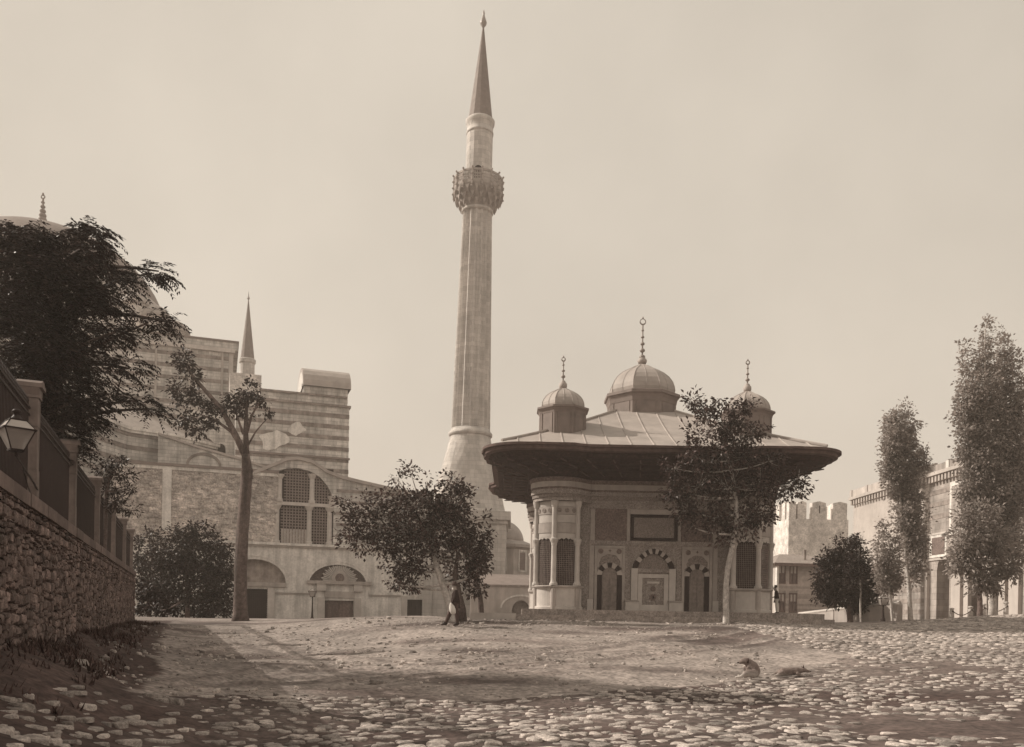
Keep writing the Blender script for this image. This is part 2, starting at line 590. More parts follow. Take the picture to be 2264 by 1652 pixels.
xs = np.concatenate([-np.geomspace(4000, 22, 30), np.arange(-21, 26, .15), np.geomspace(27, 4000, 30)])
ys = np.concatenate([-np.geomspace(3000, 12, 16), np.arange(-10, 8, 1.0), np.arange(8, 24, .11), np.arange(24, 46, .22), np.arange(46, 80, 1.2), np.geomspace(82, 5000, 26)])
gx, gy = np.meshgrid(xs, ys)
fx, fy = gx.ravel(), gy.ravel()
fzz = gfine(fx, fy)
# under the terrace behind the street wall the soil is held back by the wall
nx, ny = len(xs), len(ys)
idx = np.arange(nx * ny).reshape(ny, nx)
quads = np.stack([idx[:-1, :-1], idx[:-1, 1:], idx[1:, 1:], idx[1:, :-1]], -1).reshape(-1, 4)
soil_shade = in_poly(fx, fy, road_poly).astype(float)
soil_shade = np.where(soil_shade > 0, (.72 + .28 * vnoise(fx, fy, .6, 4)) * np.clip(1.4 - (fy - 14) / 15, .0, 1), .75 * np.clip(vnoise(fx + .6 * fy, fy * 2.2, .28, 6) * 2.4 - 1.15, 0, 1))  # darker earth in the gaps also paints the shade beside the stones
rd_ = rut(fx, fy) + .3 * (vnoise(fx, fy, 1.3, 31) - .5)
soil_shade = soil_shade * (1 - .9 * np.exp(-(rd_ / .3) ** 2)) + .4 * np.exp(-((rd_ - .55) / .22) ** 2) * (1 - soil_shade)
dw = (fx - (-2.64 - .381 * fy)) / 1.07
soil_shade = np.where((dw < 1.75 + .5 * (vnoise(fx, fy, .9, 8) - .5)) & (fy < 47) & (fy > 0), .95, soil_shade)  # wall's shadow along its foot painted into the dark bank earth
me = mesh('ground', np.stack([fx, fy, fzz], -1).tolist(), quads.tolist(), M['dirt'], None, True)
a = me.attributes.new('soil_shade', 'FLOAT', 'POINT')
a.data.foreach_set('value', soil_shade.astype(np.float32))
ground = obj('ground', me)
ground['kind'] = 'structure'

# ---------------------------------------------------------------- cobbled road: every stone is a stone
def stone_shape(rg, lx, ly, h, k=9):
    lean = (rg.uniform(-.3, .3), rg.uniform(-.3, .3))
    rs = [1 + rg.uniform(-.28, .26) for _ in range(k)]
    off = rg.uniform(0, 1)
    V = []
    for (f, zf) in ((1.0, -.9), (1.0, .2), (.9, .8), (.55, 1.0)):
        for i in range(k):
            t = 2 * pi * (i + off) / k
            q = rs[i] * f
            sq = 1 / max(abs(math.cos(t)), abs(math.sin(t))) ** .35
            V.append((lx * q * sq * math.cos(t), ly * q * sq * math.sin(t), h * (zf + rg.uniform(-.15, .15) + (lean[0] * math.cos(t) + lean[1] * math.sin(t)) * q)))
    V.append((0, 0, h * 1.03))
    F_ = []
    for r in range(3):
        for i in range(k):
            F_.append((r * k + i, r * k + (i + 1) % k, (r + 1) * k + (i + 1) % k, (r + 1) * k + i))
    for i in range(k):
        F_.append((3 * k + i, 3 * k + (i + 1) % k, 4 * k))
    return V, F_
road = thing('cobbled_road', None, None)
road['kind'] = 'structure'
protos = []
for i in range(24):
    V, F_ = stone_shape(rnd, 1, 1, 1)
    protos.append((np.array(V), F_))
# a wandering grid of stone centres; every stone is the cell round its centre, worn round at the rim
cells = []
def paving(y0, y1, dx, dy, jx, jy):
    ny_, nx_ = int((y1 - y0) / dy) + 1, int(44 / dx)
    P = {}
    for j in range(-2, ny_ + 2):
        drop = .3 * dy * math.sin(j * 1.7)
        for i in range(-2, nx_ + 2):
            P[i, j] = (-11 + (i + .5 * (j % 2)) * dx + rnd.uniform(-jx, jx) * dx, y0 + j * dy + rnd.uniform(-jy, jy) * dy + .25 * dy * math.sin(i * .37 + j))
    for j in range(ny_):
        for i in range(nx_):
            x, y = P[i, j]
            if not (-.74 < x / y < .72):
                continue
            poly = [(-dx * 1.2, -dy * 1.2), (dx * 1.2, -dy * 1.2), (dx * 1.2, dy * 1.2), (-dx * 1.2, dy * 1.2)]
            for dj in (-2, -1, 0, 1, 2):
                for di in (-2, -1, 0, 1, 2):
                    if di == dj == 0:
                        continue
                    qx, qy = P[i + di, j + dj]
                    nx2, ny2 = qx - x, qy - y
                    c = (nx2 * nx2 + ny2 * ny2) / 2
                    out = []
                    for k in range(len(poly)):
                        (ax, ay), (bx, by) = poly[k - 1], poly[k]
                        da, db = ax * nx2 + ay * ny2 - c, bx * nx2 + by * ny2 - c
                        if (da <= 0) != (db <= 0):
                            t = da / (da - db)
                            out.append((ax + (bx - ax) * t, ay + (by - ay) * t))
                        if db <= 0:
                            out.append((bx, by))
                    poly = out
                    if len(poly) < 3:
                        break
                if len(poly) < 3:
                    break
            if len(poly) >= 4:
                cells.append((x, y, poly))
paving(6.5, 22, .34, .205, .36, .4)
paving(22.1, 49, .33, .25, .34, .36)
cx_ = np.array([c[0] for c in cells]); cy_ = np.array([c[1] for c in cells])
keep = in_poly(cx_, cy_, road_poly)
patch = vnoise(cx_, cy_, .42, 12) + .5 * vnoise(cx_, cy_, 1.3, 13)
bare = ((cx_ - 6.6) / 1.2) ** 2 + ((cy_ - 13.0) / 1.3) ** 2 < 1
keep &= (patch + np.clip((cy_ - 20) / 60, 0, .2) > .4 + .45 * npr.rand(len(patch)) ** 1.5) & ~(bare & (npr.rand(len(patch)) < .9))
cells = [c for c, k in zip(cells, keep) if k]
cx_, cy_ = cx_[keep], cy_[keep]
cz_ = gfine(cx_, cy_)
order = np.argsort(cy_ + np.abs(cx_) * .02)
vis = []
for i in order:
    u, v = pix((cx_[i], cy_[i], cz_[i]))
    if 0 < u < 2264 and v < 1655:
        vis.append(i)
single = set(vis[:300])
bigV, bigF, bigA, nb = [], [], [], 0
for i in order:
    poly = cells[i][2]
    n = len(poly)
    far = min(max((cy_[i] - 20) / 14, 0), 1)
    h = rnd.uniform(.014, .042) * (1 - .1 * far)
    sink = -.045 * rnd.random() ** 1.3 * (1 - .8 * far)
    k0 = rnd.uniform(.58, .97) * (1.3 if rnd.random() < .07 else 1)
    lx, ly = rnd.uniform(-.12, .12), rnd.uniform(-.12, .12)
    V = []
    # corners worn: cut each polygon corner once
    rnd_poly = []
    for k in range(n):
        (ax, ay), (bx, by) = poly[k - 1], poly[k]
        rnd_poly += [(ax * .72 + bx * .28, ay * .72 + by * .28), (ax * .28 + bx * .72, ay * .28 + by * .72)]
    m_ = len(rnd_poly)
    for f, zf in ((k0, -1.6), (k0, .3), (k0 * .92, .85), (k0 * .6, 1.0)):
        for (x, y) in rnd_poly:
            V.append((x * f, y * f, h * (zf + rnd.uniform(-.12, .12)) + sink + (lx * x + ly * y) * .6))
    V.append((0, 0, h * 1.02 + sink))
    F_ = [(r * m_ + k, r * m_ + (k + 1) % m_, (r + 1) * m_ + (k + 1) % m_, (r + 1) * m_ + k) for r in range(3) for k in range(m_)] + [(3 * m_ + k, 3 * m_ + (k + 1) % m_, 4 * m_) for k in range(m_)]
    var = min(max(rnd.gauss(.5, .27), 0), 1)
    if i in single:
        obj('stone', mesh('stone', V, F_, M['cobble'], [var] * len(V), True), road, (cx_[i], cy_[i], cz_[i]))
    else:
        bigV += [(p[0] + cx_[i], p[1] + cy_[i], p[2] + cz_[i]) for p in V]
        bigF += [tuple(j + nb for j in q) for q in F_]
        bigA += [var] * len(V)
        nb += len(V)
o = obj('paving_stones', mesh('paving_stones', bigV, bigF, M['cobble'], bigA, True), road)
o['kind'] = 'stuff'

# loose pebbles and rubble scattered over the dirt: too many to count
V_, F_, A_, nb = [], [], [], 0
for i in range(3800):
    y = 14 + 28 * rnd.random() ** .8
    x = rnd.uniform(-.55, .3) * y
    if dw.size and (x - wall_x(y)) < .6:
        continue
    cl_ = float(vnoise([x], [y], .5, 21)[0])
    if cl_ < rnd.uniform(.25, .75):
        continue
    k = rnd.randrange(24)
    s = rnd.choice([.02, .025, .03, .035, .05]) * rnd.uniform(.8, 1.5)
    if rnd.random() < .03:
        s *= 2.2
    V = protos[k][0] * np.array([s * rnd.uniform(.8, 1.4), s, s * rnd.uniform(.6, 1.0)])
    z = float(gfine(np.array([x]), np.array([y]))[0])
    V_ += (V + np.array([x, y, z])).tolist()
    F_ += [tuple(j + nb for j in q) for q in protos[k][1]]
    A_ += [rnd.random()] * len(V)
    nb += len(V)
o = obj('pebbles', mesh('pebbles', V_, F_, M['cobble'], A_, False))
tag(o, 'small loose pebbles and rubble scattered over the bare earth', 'pebbles', kind='stuff')

# larger field stones at the left edge of the paving
for (u, v, wpx, lab) in ((42, 1572, 54, 'largest rounded field stone, lying below the weeds at the left'), (14, 1594, 30, 'field stone cut by the left edge of the picture'), (215, 1562, 40, 'low flat field stone alone on the dark bank edge'),
                         (332, 1540, 30, 'field stone at the top of the cobbles in the left foreground'), (388, 1554, 36, 'rightmost of the loose field stones in the left foreground'), (100, 1545, 26, 'small field stone just right of the largest one')):
    x, y = ghit(u, v)
    Vs, Fs = stone_shape(rnd, 1, 1, 1, 10)
    o = obj('field_stone', mesh('field_stone', Vs, Fs, M['cobble'], [.3] * len(Vs), True), None, (x, y, gz(x, y)))
    k = wpx / FOC * y / 2
    o.scale = (k, k * .8, k * .55)
    tag(o, lab, 'stone', 'loose field stones left of the cobbles')

# ---------------------------------------------------------------- street wall of rubble with its terrace
WA = math.atan2(WD.y, WD.x)              # heading of wall
y0w, y1w = 5.0, 45.0
LW = (y1w - y0w) / WD.y
wall = thing('street_wall', 'long rough rubble stone wall along the left side under the iron railings', 'wall', (wall_x(y0w), y0w, .6), WA)
# local x runs away from the camera along the wall, local -y faces the street
pbox('core', M['mortar'], wall, 0, LW, .06, .5, -1.0, 2.62)
TOPZ = 2.66
cpm = []
x = 0.0
while x < LW:
    l = min(rnd.uniform(1.2, 1.9), LW - x)
    mb = MB(); mb.cur = rnd.random()
    mb.box(x + .008, x + l - .008, -.07 + rnd.uniform(-.012, .012), .56, TOPZ - .02, TOPZ + .2)
    mb.build('coping', M['coping'], wall)
    x += l
stones = []
zc = -.45
while zc < 2.62:
    h = rnd.choice((.09, .12, .16, .2))
    if zc + h > 2.64:
        h = 2.64 - zc
    x = rnd.uniform(-.2, 0)
    while x < LW:
        l = rnd.choice((.12, .16, .2, .26, .32, .42)) * rnd.uniform(.8, 1.2)
        stones.append((x, zc, min(l, LW - x), h))
        x += l
    zc += h
def wstone(x, z, l, h):
    g = .012
    V = []
    pr = rnd.uniform(-.01, .028)
    j = lambda a: rnd.uniform(-a, a)
    wv = .07 * math.sin(x * 1.3 + z * 2.1) + .05 * math.sin(x * 3.7 + 1.7) if .1 < z < 2.2 else 0
    if rnd.random() < .25: g = .03
    x0, x1, z0, z1 = x + g, x + l - g, z + g + wv, z + h - g + wv
    for (yy, ins) in ((.1, 0), (-pr * .3, 0), (-pr - .02, min(.035, h * .2))):
        V += [(x0 + ins + j(.02), yy, z0 + ins + j(.02)), ((x0 + x1) / 2 + j(.03), yy - (.015 if ins else 0), z0 + ins * .6 + j(.02)), (x1 - ins + j(.02), yy, z0 + ins + j(.02)),
              (x1 - ins + j(.02), yy, z1 - ins + j(.02)), ((x0 + x1) / 2 + j(.03), yy - (.015 if ins else 0), z1 - ins * .6 + j(.02)), (x0 + ins + j(.02), yy, z1 - ins + j(.02))]
    F_ = []
    for r in range(2):
        for i in range(6):
            F_.append((r * 6 + i, (r + 1) * 6 + i, (r + 1) * 6 + (i + 1) % 6, r * 6 + (i + 1) % 6))
    F_ += [(12, 17, 16, 13), (13, 16, 15, 14)]
    return V, F_
def score(s):
    xw = wall_x(y0w) + WD.x * (s[0] + s[2] / 2); yw = y0w + WD.y * (s[0] + s[2] / 2)
    u, v = pix((xw, yw, .6 + s[1]))
    return -(min(s[2], s[3] * 2) / yw) if -5 < u < 330 and s[1] > .2 else 9
stones.sort(key=score)
mb = MB()
for i, s in enumerate(stones):
    V, F_ = wstone(*s)
    vv = min(max(rnd.gauss(.5, .26), 0), 1)
    if i < 290:
        q = MB(); q.cur = vv
        q.add(V, F_).build('stone', M['rubble'], wall)
    else:
        mb.cur = vv
        mb.add(V, F_)
mb.build('rubble_stones', M['rubble'], wall, kind='stuff')
# end return of the wall
q = MB()
q.box(LW - .5, LW, .5, 9, -1, 2.62)
q.build('return_wall', M['rubblewall'], wall)
pbox('coping', M['coping'], wall, LW - .56, LW + .06, .57, 9, TOPZ - .02, TOPZ + .2)
# terrace behind
tp = [(wall_x(-20) - .45, -20), (wall_x(44.6) - .45, 44.6), (-60, 44.6), (-60, -20)]
q = MB()
q.slab(tp, 1.2, 3.2)
o = q.build('terrace', M['dirt'])
o['kind'] = 'structure'

# weeds rooted along the wall foot and coping
V_, F_, A_, nb = [], [], [], 0
for i in range(900):
    y = rnd.uniform(10, 45)
    d = rnd.random() ** 2 * 1.3 + .05
    x = wall_x(y) + d
    z = gz(x, y)
    for k in range(5):
        t = rnd.uniform(0, 2 * pi); hgt = rnd.uniform(.05, .2); wd = rnd.uniform(.012, .03)
        dx, dy = math.cos(t), math.sin(t)
        b = Vector((x + rnd.uniform(-.08, .08), y + rnd.uniform(-.08, .08), z - .02))
        V_ += [b + Vector((-dy * wd, dx * wd, 0)), b + Vector((dy * wd, -dx * wd, 0)), b + Vector((dx * hgt * .6, dy * hgt * .6, hgt))]
        F_.append((nb, nb + 1, nb + 2)); nb += 3
        A_ += [rnd.random()] * 3
o = obj('weeds', mesh('weeds', V_, F_, M['weed'], A_))
tag(o, 'low dry weeds growing along the foot of the street wall', 'weeds', kind='stuff')

# ---------------------------------------------------------------- iron fence with stone pillars on the wall
fen = thing('railing_fence', 'dark iron railing between square stone pillars on top of the rubble wall', 'fence', (wall_x(y0w), y0w, .6 + TOPZ + .2), WA)
px_ = [(y - y0w) / WD.y for y in (10.2, 15.8, 21.3, 27.2, 33.4, 39.4, 44.7)]
for i, s in enumerate(px_):
    q = MB()
    q.box(s - .145, s + .145, .085, .375, 0, .62).box(s - .138, s + .138, .092, .368, .624, 1.4).box(s - .145, s + .145, .085, .375, 1.404, 1.92)
    p = q.build('pillar', M['pillar'], fen)
    q = MB()
    q.box(s - .17, s + .17, .06, .4, 1.923, 1.97)
    q.prism([(s - .155, 1.97), (s + .155, 1.97), (s + .21, 2.1), (s - .21, 2.1)], .06, .4)
    q.box(s - .22, s + .22, .01, .45, 2.103, 2.18).prism([(s - .21, 2.183), (s + .21, 2.183), (s + .08, 2.25), (s - .08, 2.25)], .02, .44)
    q.build('capital', M['pillar'], p)
for a_, b_ in zip(px_[:-1], px_[1:]):
    q = MB()
    x = a_ + .23
    while x < b_ - .2:
        q.box(x - .011, x + .011, .22, .242, .02, 1.82)
        q.add([(x - .02, .231, 1.82), (x + .02, .231, 1.82), (x, .231, 1.93), (x, .211, 1.83), (x, .251, 1.83)], [(0, 3, 2), (3, 1, 2), (1, 4, 2), (4, 0, 2), (0, 4, 1, 3)])
        x += .115
    for z in (.1, 1.58, 1.71):
        q.box(a_ + .145, b_ - .145, .205, .257, z, z + .035)
    q.build('railing', M['iron'], fen, kind='stuff')

# ---------------------------------------------------------------- lantern on a bracket at the first pillar
lp = at(36, 955, 12.6)
lan = thing('wall_lantern', 'glazed four-sided street lantern on an iron bracket beside the nearest pillar', 'lantern', (lp.x, lp.y, lp.z - .27), WA + R(25))
lan.scale = (.82, .82, .82)
q = MB()
b0, b1, hz = .105, .245, .36
for sx in (-1, 1):
    for sy in (-1, 1):
        q.tube([(sx * b0, sy * b0, 0), (sx * b1, sy * b1, hz), (sx * .13, sy * .13, hz + .17)], .013, 5)
for r, z in ((b0, 0), (b1 + .012, hz), (.13, hz + .17)):
    q.box(-r, r, -r - .012, -r + .012, z - .014, z + .014).box(-r, r, r - .012, r + .012, z - .014, z + .014)
    q.box(-r - .012, -r + .012, -r, r, z - .013, z + .013).box(r - .012, r + .012, -r, r, z - .013, z + .013)
q.build('frame', M['iron'], lan)
gm = bpy.data.materials.new('lantern_glass')
gm.use_nodes = True
gp = gm.node_tree.nodes['Principled BSDF']
gp.inputs['Base Color'].default_value = sep(.45)
gp.inputs['Roughness'].default_value = .25
gp.inputs['Alpha'].default_value = .55
for ang in range(4):
    Mz = Matrix.Rotation(ang * pi / 2, 4, 'Z')
    q = MB(); q.add([Mz @ Vector(p) for p in ((-b0, -b0, .01), (b0, -b0, .01), (b1, -b1, hz), (-b1, -b1, hz))], [(0, 1, 2, 3)])
    q.build('pane', gm, lan)
    q = MB(); q.add([Mz @ Vector(p) for p in ((-b1, -b1, hz + .01), (b1, -b1, hz + .01), (.13, -.13, hz + .165), (-.13, -.13, hz + .165))], [(0, 1, 2, 3)])
    q.build('roof_pane', M['pale'], lan)
q = MB()
q.lathe([(.13, hz + .17), (.1, hz + .2), (.06, hz + .25), (.055, hz + .31), (.09, hz + .32), (.05, hz + .37), (.01, hz + .38)], 12)
q.build('cap', M['iron'], lan, True)
q = MB(); q.lathe([(.11, -.03), (.11, 0)], 12).lathe([(.02, 0), (.025, .2), (.05, .22)], 8)
q.build('burner', M['iron'], lan)
q = MB()
pq = Vector((wall_x(15.8) - .1, 15.8, lp.z - .42)) - Vector(lan.location)
pq = (Matrix.Rotation(-(WA + R(25)), 4, 'Z') @ pq) / .82
q.tube([(0, 0, -.02), (0, 0, -.1), pq * .35 + Vector((0, 0, -.05)), pq * .75 + Vector((0, 0, .0)), pq], .022, 6)
q.tube([pq * .25 + Vector((0, 0, -.06)), pq * .5 + Vector((0, 0, -.28)), pq + Vector((0, 0, -.4))], .016, 6)
q.build('bracket', M['iron'], lan)
# ---------------------------------------------------------------- the fountain kiosk
FX, FY, FZ = 6.95, 47.5, 1.87
plat = thing('stone_platform', 'low stone step platform that carries the fountain kiosk', 'platform', (FX, FY, 1.3))
q = MB()
pts = [(-6.75, -7.75), (6.9, -7.6), (9.2, -4.5), (9.2, 9), (-6.6, 9), (-6.75, 6)]
q.slab(pts, -.9, .3).build('lower_step', M['step'], plat)
q = MB()
q.slab([(-6.5, -7.2), (6.6, -7.05), (8.8, -4.2), (8.8, 8.7), (-6.35, 8.7)], .3, .57).build('upper_step', M['step'], plat)
pbox('ramp_block', M['pale'], plat, -8.9, -6.76, -7.3, -5.6, -.9, .34)

ft = thing('fountain_kiosk', 'square domed fountain kiosk with very wide overhanging eaves and rounded corner windows', 'fountain', (FX, FY, FZ))
HB, SC, SR = 4.95, 4.6, 1.25
WT = 6.4
pbox('core_wall', M['marble_dim'], ft, -HB, HB, -HB, HB, 0, WT)

def outline_in(n=192):
    out = []
    for i in range(n):
        t = 2 * pi * i / n
        c, s = math.cos(t), math.sin(t)
        r = HB / max(abs(c), abs(s))
        for sx in (-1, 1):
            for sy in (-1, 1):
                # far hit on the corner circle
                b = c * sx * SC + s * sy * SC
                d = b * b - (2 * SC * SC - (SR + .12) ** 2)
                if b > 0 and d > 0:
                    r = max(r, b + math.sqrt(d))
        out.append((r * c, r * s))
    return out
def outline_out(n=192):
    E, bul, tr = 8.05, .34, 3.55
    side = []
    ts = np.linspace(-6.5, 6.5, n // 4 - 8)
    for t in ts:
        q_ = min(max((abs(t) - tr) / .75, 0), 1)
        q_ = q_ * q_ * (3 - 2 * q_)
        lip = .17 * max(0, 1 - abs(abs(t) - 5.7) / .22)
        side.append((t, -(E + bul * q_ + lip)))
    cor = [(6.5 + 1.89 * math.sin(a), -(8.39) + 1.89 * (1 - math.cos(a))) for a in np.linspace(.08, pi / 2 - .08, 8)]
    one = side + cor
    pts = []
    for k in range(4):
        c, s = math.cos(k * pi / 2), math.sin(k * pi / 2)
        pts += [(x * c - y * s, x * s + y * c) for x, y in one]
    return pts
OUT = outline_out()
oang = [math.atan2(y, x) for x, y in OUT]
INN0 = outline_in(720)
ia = np.array([math.atan2(y, x) for x, y in INN0]); ir = np.array([math.hypot(x, y) for x, y in INN0])
o_ = np.argsort(ia)
INN = [(float(np.interp(a_, ia[o_], ir[o_], period=2 * pi)) * math.cos(a_), float(np.interp(a_, ia[o_], ir[o_], period=2 * pi)) * math.sin(a_)) for a_ in oang]
def groof(x, y):
    h = max(abs(x), abs(y))
    t = max(8.1 - h, -.8)
    return 7.56 + t * .40 + t * t * .0125
def ringmesh(rings, name, m, parent, smooth=True):
    n = len(rings[0])
    V = [p for r_ in rings for p in r_]
    F_ = [(j * n + i, j * n + (i + 1) % n, (j + 1) * n + (i + 1) % n, (j + 1) * n + i) for j in range(len(rings) - 1) for i in range(n)]
    return obj(name, mesh(name, V, F_, m, [.5] * len(V), smooth), parent)
rings = []
for t in (0, .04, .12, .25, .4, .55, .7, .8):
    rings.append([(x * (1 - t), y * (1 - t), groof(x * (1 - t), y * (1 - t))) for x, y in OUT])
roof = ringmesh(rings, 'roof', M['lead'], ft, False)
# rolled lead seams up every slope, each its own roll
for k in range(4):
    c, s = math.cos(k * pi / 2), math.sin(k * pi / 2)
    x = -6.83
    while x < 7.0:
        E_ = min(-py for px, py in OUT[:len(OUT) // 4] if abs(px - x) < .3) if abs(x) < 6.5 else 8.1
        hh = max(abs(x) * 1.0, 1.9)
        if E_ - hh > .4:
            P = [(x, -(E_ - .03 + (hh - E_) * i / 6)) for i in range(7)]
            q = MB()
            q.tube([(px * c - py * s, px * s + py * c, groof(px, py) + .01) for px, py in P], .036, 5)
            q.build('roof_seam', M['lead'], roof)
        x += 1.05
for k in range(4):
    c, s = math.cos(k * pi / 2 + pi / 4), math.sin(k * pi / 2 + pi / 4)
    q = MB()
    q.tube([(c * r_, s * r_, groof(c * r_, s * r_) + .03) for r_ in np.linspace(10.7, 2.2, 9)], .07, 6)
    q.build('hip_roll', M['lead'], roof)
# fascia and soffit
fas = ringmesh([[(x * 1.012, y * 1.012, 7.58) for x, y in OUT], [(x * 1.012, y * 1.012, 7.47) for x, y in OUT], [(x * .998, y * .998, 7.44) for x, y in OUT],
                [(x * .996, y * .996, 7.3) for x, y in OUT], [(x * .975, y * .975, 7.26) for x, y in OUT]], 'fascia', M['fascia'], ft, False)
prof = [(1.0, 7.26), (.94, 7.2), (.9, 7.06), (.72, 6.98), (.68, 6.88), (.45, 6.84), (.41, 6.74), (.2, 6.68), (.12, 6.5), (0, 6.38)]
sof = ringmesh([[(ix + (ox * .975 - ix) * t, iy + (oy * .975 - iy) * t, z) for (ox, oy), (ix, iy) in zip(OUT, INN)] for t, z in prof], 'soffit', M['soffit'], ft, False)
q = MB()
for i in range(0, len(OUT), 4):
    (ox, oy), (ix, iy) = OUT[i], INN[i]
    d = Vector((oy - iy, -(ox - ix), 0)).normalized() * .035
    for (t0, z0), (t1, z1) in (((.14, 6.6), (.4, 6.72)), ((.46, 6.82), (.67, 6.86)), ((.74, 6.96), (.89, 7.0))):
        A = Vector((ix + (ox * .975 - ix) * t0, iy + (oy * .975 - iy) * t0, z0 - .01)); B = Vector((ix + (ox * .975 - ix) * t1, iy + (oy * .975 - iy) * t1, z1 - .01))
        up = Vector((0, 0, -.05))
        q.add([A - d, A + d, B + d, B - d, A - d + up, A + d + up, B + d + up, B - d + up], [(4, 5, 6, 7), (0, 1, 5, 4), (1, 2, 6, 5), (2, 3, 7, 6), (3, 0, 4, 7)])
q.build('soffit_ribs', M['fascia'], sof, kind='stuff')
# cornice bands following the plan of the walls
for (z0, z1, k, mm) in ((5.28, 5.44, 1.004, 'marble_dim'), (5.44, 5.62, 1.012, 'field'), (5.62, 5.83, 1.022, 'marble_dim'), (5.83, 5.93, 1.016, 'tile'), (5.93, 6.2, 1.026, 'marble'), (6.2, 6.4, 1.036, 'tile')):
    f0 = [(x * k, y * k) for x, y in INN]
    ringmesh([[(x, y, z0 + .004) for x, y in INN], [(x, y, z0 + .004) for x, y in f0], [(x, y, z1) for x, y in f0], [(x, y, z1) for x, y in INN]], 'cornice', M[mm], ft, False)

# corner window turrets
def turret(sx, sy):
    a0 = math.atan2(sy, sx)
    cx, cy = sx * SC, sy * SC
    lo, hi = a0 - R(100), a0 + R(100)
    q = MB(); q.lathe([(SR + .09, 0), (SR + .09, .12), (SR + .02, .16), (SR + .02, 1.0), (SR + .06, 1.05)], 30, cx, cy, lo, hi)
    ped = q.build('pedestal', M['pale'], ft)
    for da in (-56, -9, 0, 9, 56):
        pass
    q = MB(); q.lathe([(SR + .04, 1.05), (SR + .14, 1.07), (SR + .16, 1.13), (SR + .12, 1.17), (SR - .2, 1.18)], 30, cx, cy, lo, hi)
    q.build('sill', M['marble'], ft)
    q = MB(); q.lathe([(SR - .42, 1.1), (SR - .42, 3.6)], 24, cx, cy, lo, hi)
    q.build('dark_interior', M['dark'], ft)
    cols = [a0 + R(d) for d in (-84, -28, 28, 84)]
    for t in cols:
        q = MB()
        x, y = cx + SR * math.cos(t), cy + SR * math.sin(t)
        q.lathe([(.2, 1.17), (.2, 1.25), (.15, 1.33), (.135, 1.4), (.125, 3.1), (.15, 3.13), (.14, 3.18), (.2, 3.34), (.21, 3.42), (.15, 3.46), (.125, 3.5), (.12, 4.95), (.15, 5.0), (.2, 5.2), (.21, 5.27)], 12, x, y)
        q.build('column', M['pale'], ft, False)
        q = MB(); q.lathe([(.155, .0), (.155, 1.05)], 10, cx + (SR - .02) * math.cos(t), cy + (SR - .02) * math.sin(t))
        q.build('pedestal_pier', M['marble'], ft)
    for t0, t1 in zip(cols[:-1], cols[1:]):
        # bronze lattice
        q = MB()
        rr = SR - .1
        n = 13
        for i in range(n + 1):
            t = t0 + (t1 - t0) * i / n
            q.tube([(cx + rr * math.cos(t), cy + rr * math.sin(t), 1.18), (cx + rr * math.cos(t), cy + rr * math.sin(t), 3.4)], .016, 4, False)
        for j in range(1, 22):
            z = 1.18 + j * .1
            q.tube([(cx + rr * math.cos(t0 + (t1 - t0) * i / 8), cy + rr * math.sin(t0 + (t1 - t0) * i / 8), z) for i in range(9)], .014, 4, False)
        q.build('window_lattice', M['grille'], ft, kind='stuff')
        # marble panel above with a scalloped lower edge, split in courses
        zs = [3.52, 3.72, 4.22, 4.62, 5.02, 5.28]
        for j in range(5):
            q = MB()
            r_ = SR - .05 + (.025 if j in (1, 3) else 0)
            q.lathe([(r_ - .12, zs[j] + .006), (r_, zs[j] + .006), (r_, zs[j + 1] - .006), (r_ - .12, zs[j + 1] - .006)], 12, cx, cy, t0, t1)
            q.build('marble_panel', M['pale'] if j % 2 == 0 else M['marble'], ft)
        q = MB()
        r_ = SR - .05
        N = 28
        V = []
        for i in range(N + 1):
            t = t0 + (t1 - t0) * i / N
            zc_ = 3.36 + .07 * abs(math.sin(pi * 5 * i / N)) + .05 * (1 - abs(2 * i / N - 1))
            for rr_ in (r_, r_ - .1):
                V += [(cx + rr_ * math.cos(t), cy + rr_ * math.sin(t), zc_), (cx + rr_ * math.cos(t), cy + rr_ * math.sin(t), 3.52)]
        F_ = []
        for i in range(N):
            b, e = i * 4, i * 4 + 4
            F_ += [(b, e, e + 1, b + 1), (b + 2, b + 3, e + 3, e + 2), (b, b + 2, e + 2, e)]
        q.add(V, F_)
        q.build('scalloped_edge', M['pale'], ft)
        # dark roundel in the frieze
        tm = (t0 + t1) / 2
        for dt in (-.3, 0, .3):
            Mx = Matrix.Translation((cx + (SR - .02) * math.cos(tm + dt), cy + (SR - .02) * math.sin(tm + dt), 4.82)) @ Matrix.Rotation(tm + dt + pi / 2, 4, 'Z')
            q = MB(); q.prism([(.11 * math.cos(a_), .11 * math.sin(a_)) for a_ in np.linspace(0, 2 * pi, 13)[:-1]], -.02, .04, Mx)
            q.build('roundel', M['field'], ft)
for sx in (-1, 1):
    for sy in (-1, 1):
        turret(sx, sy)

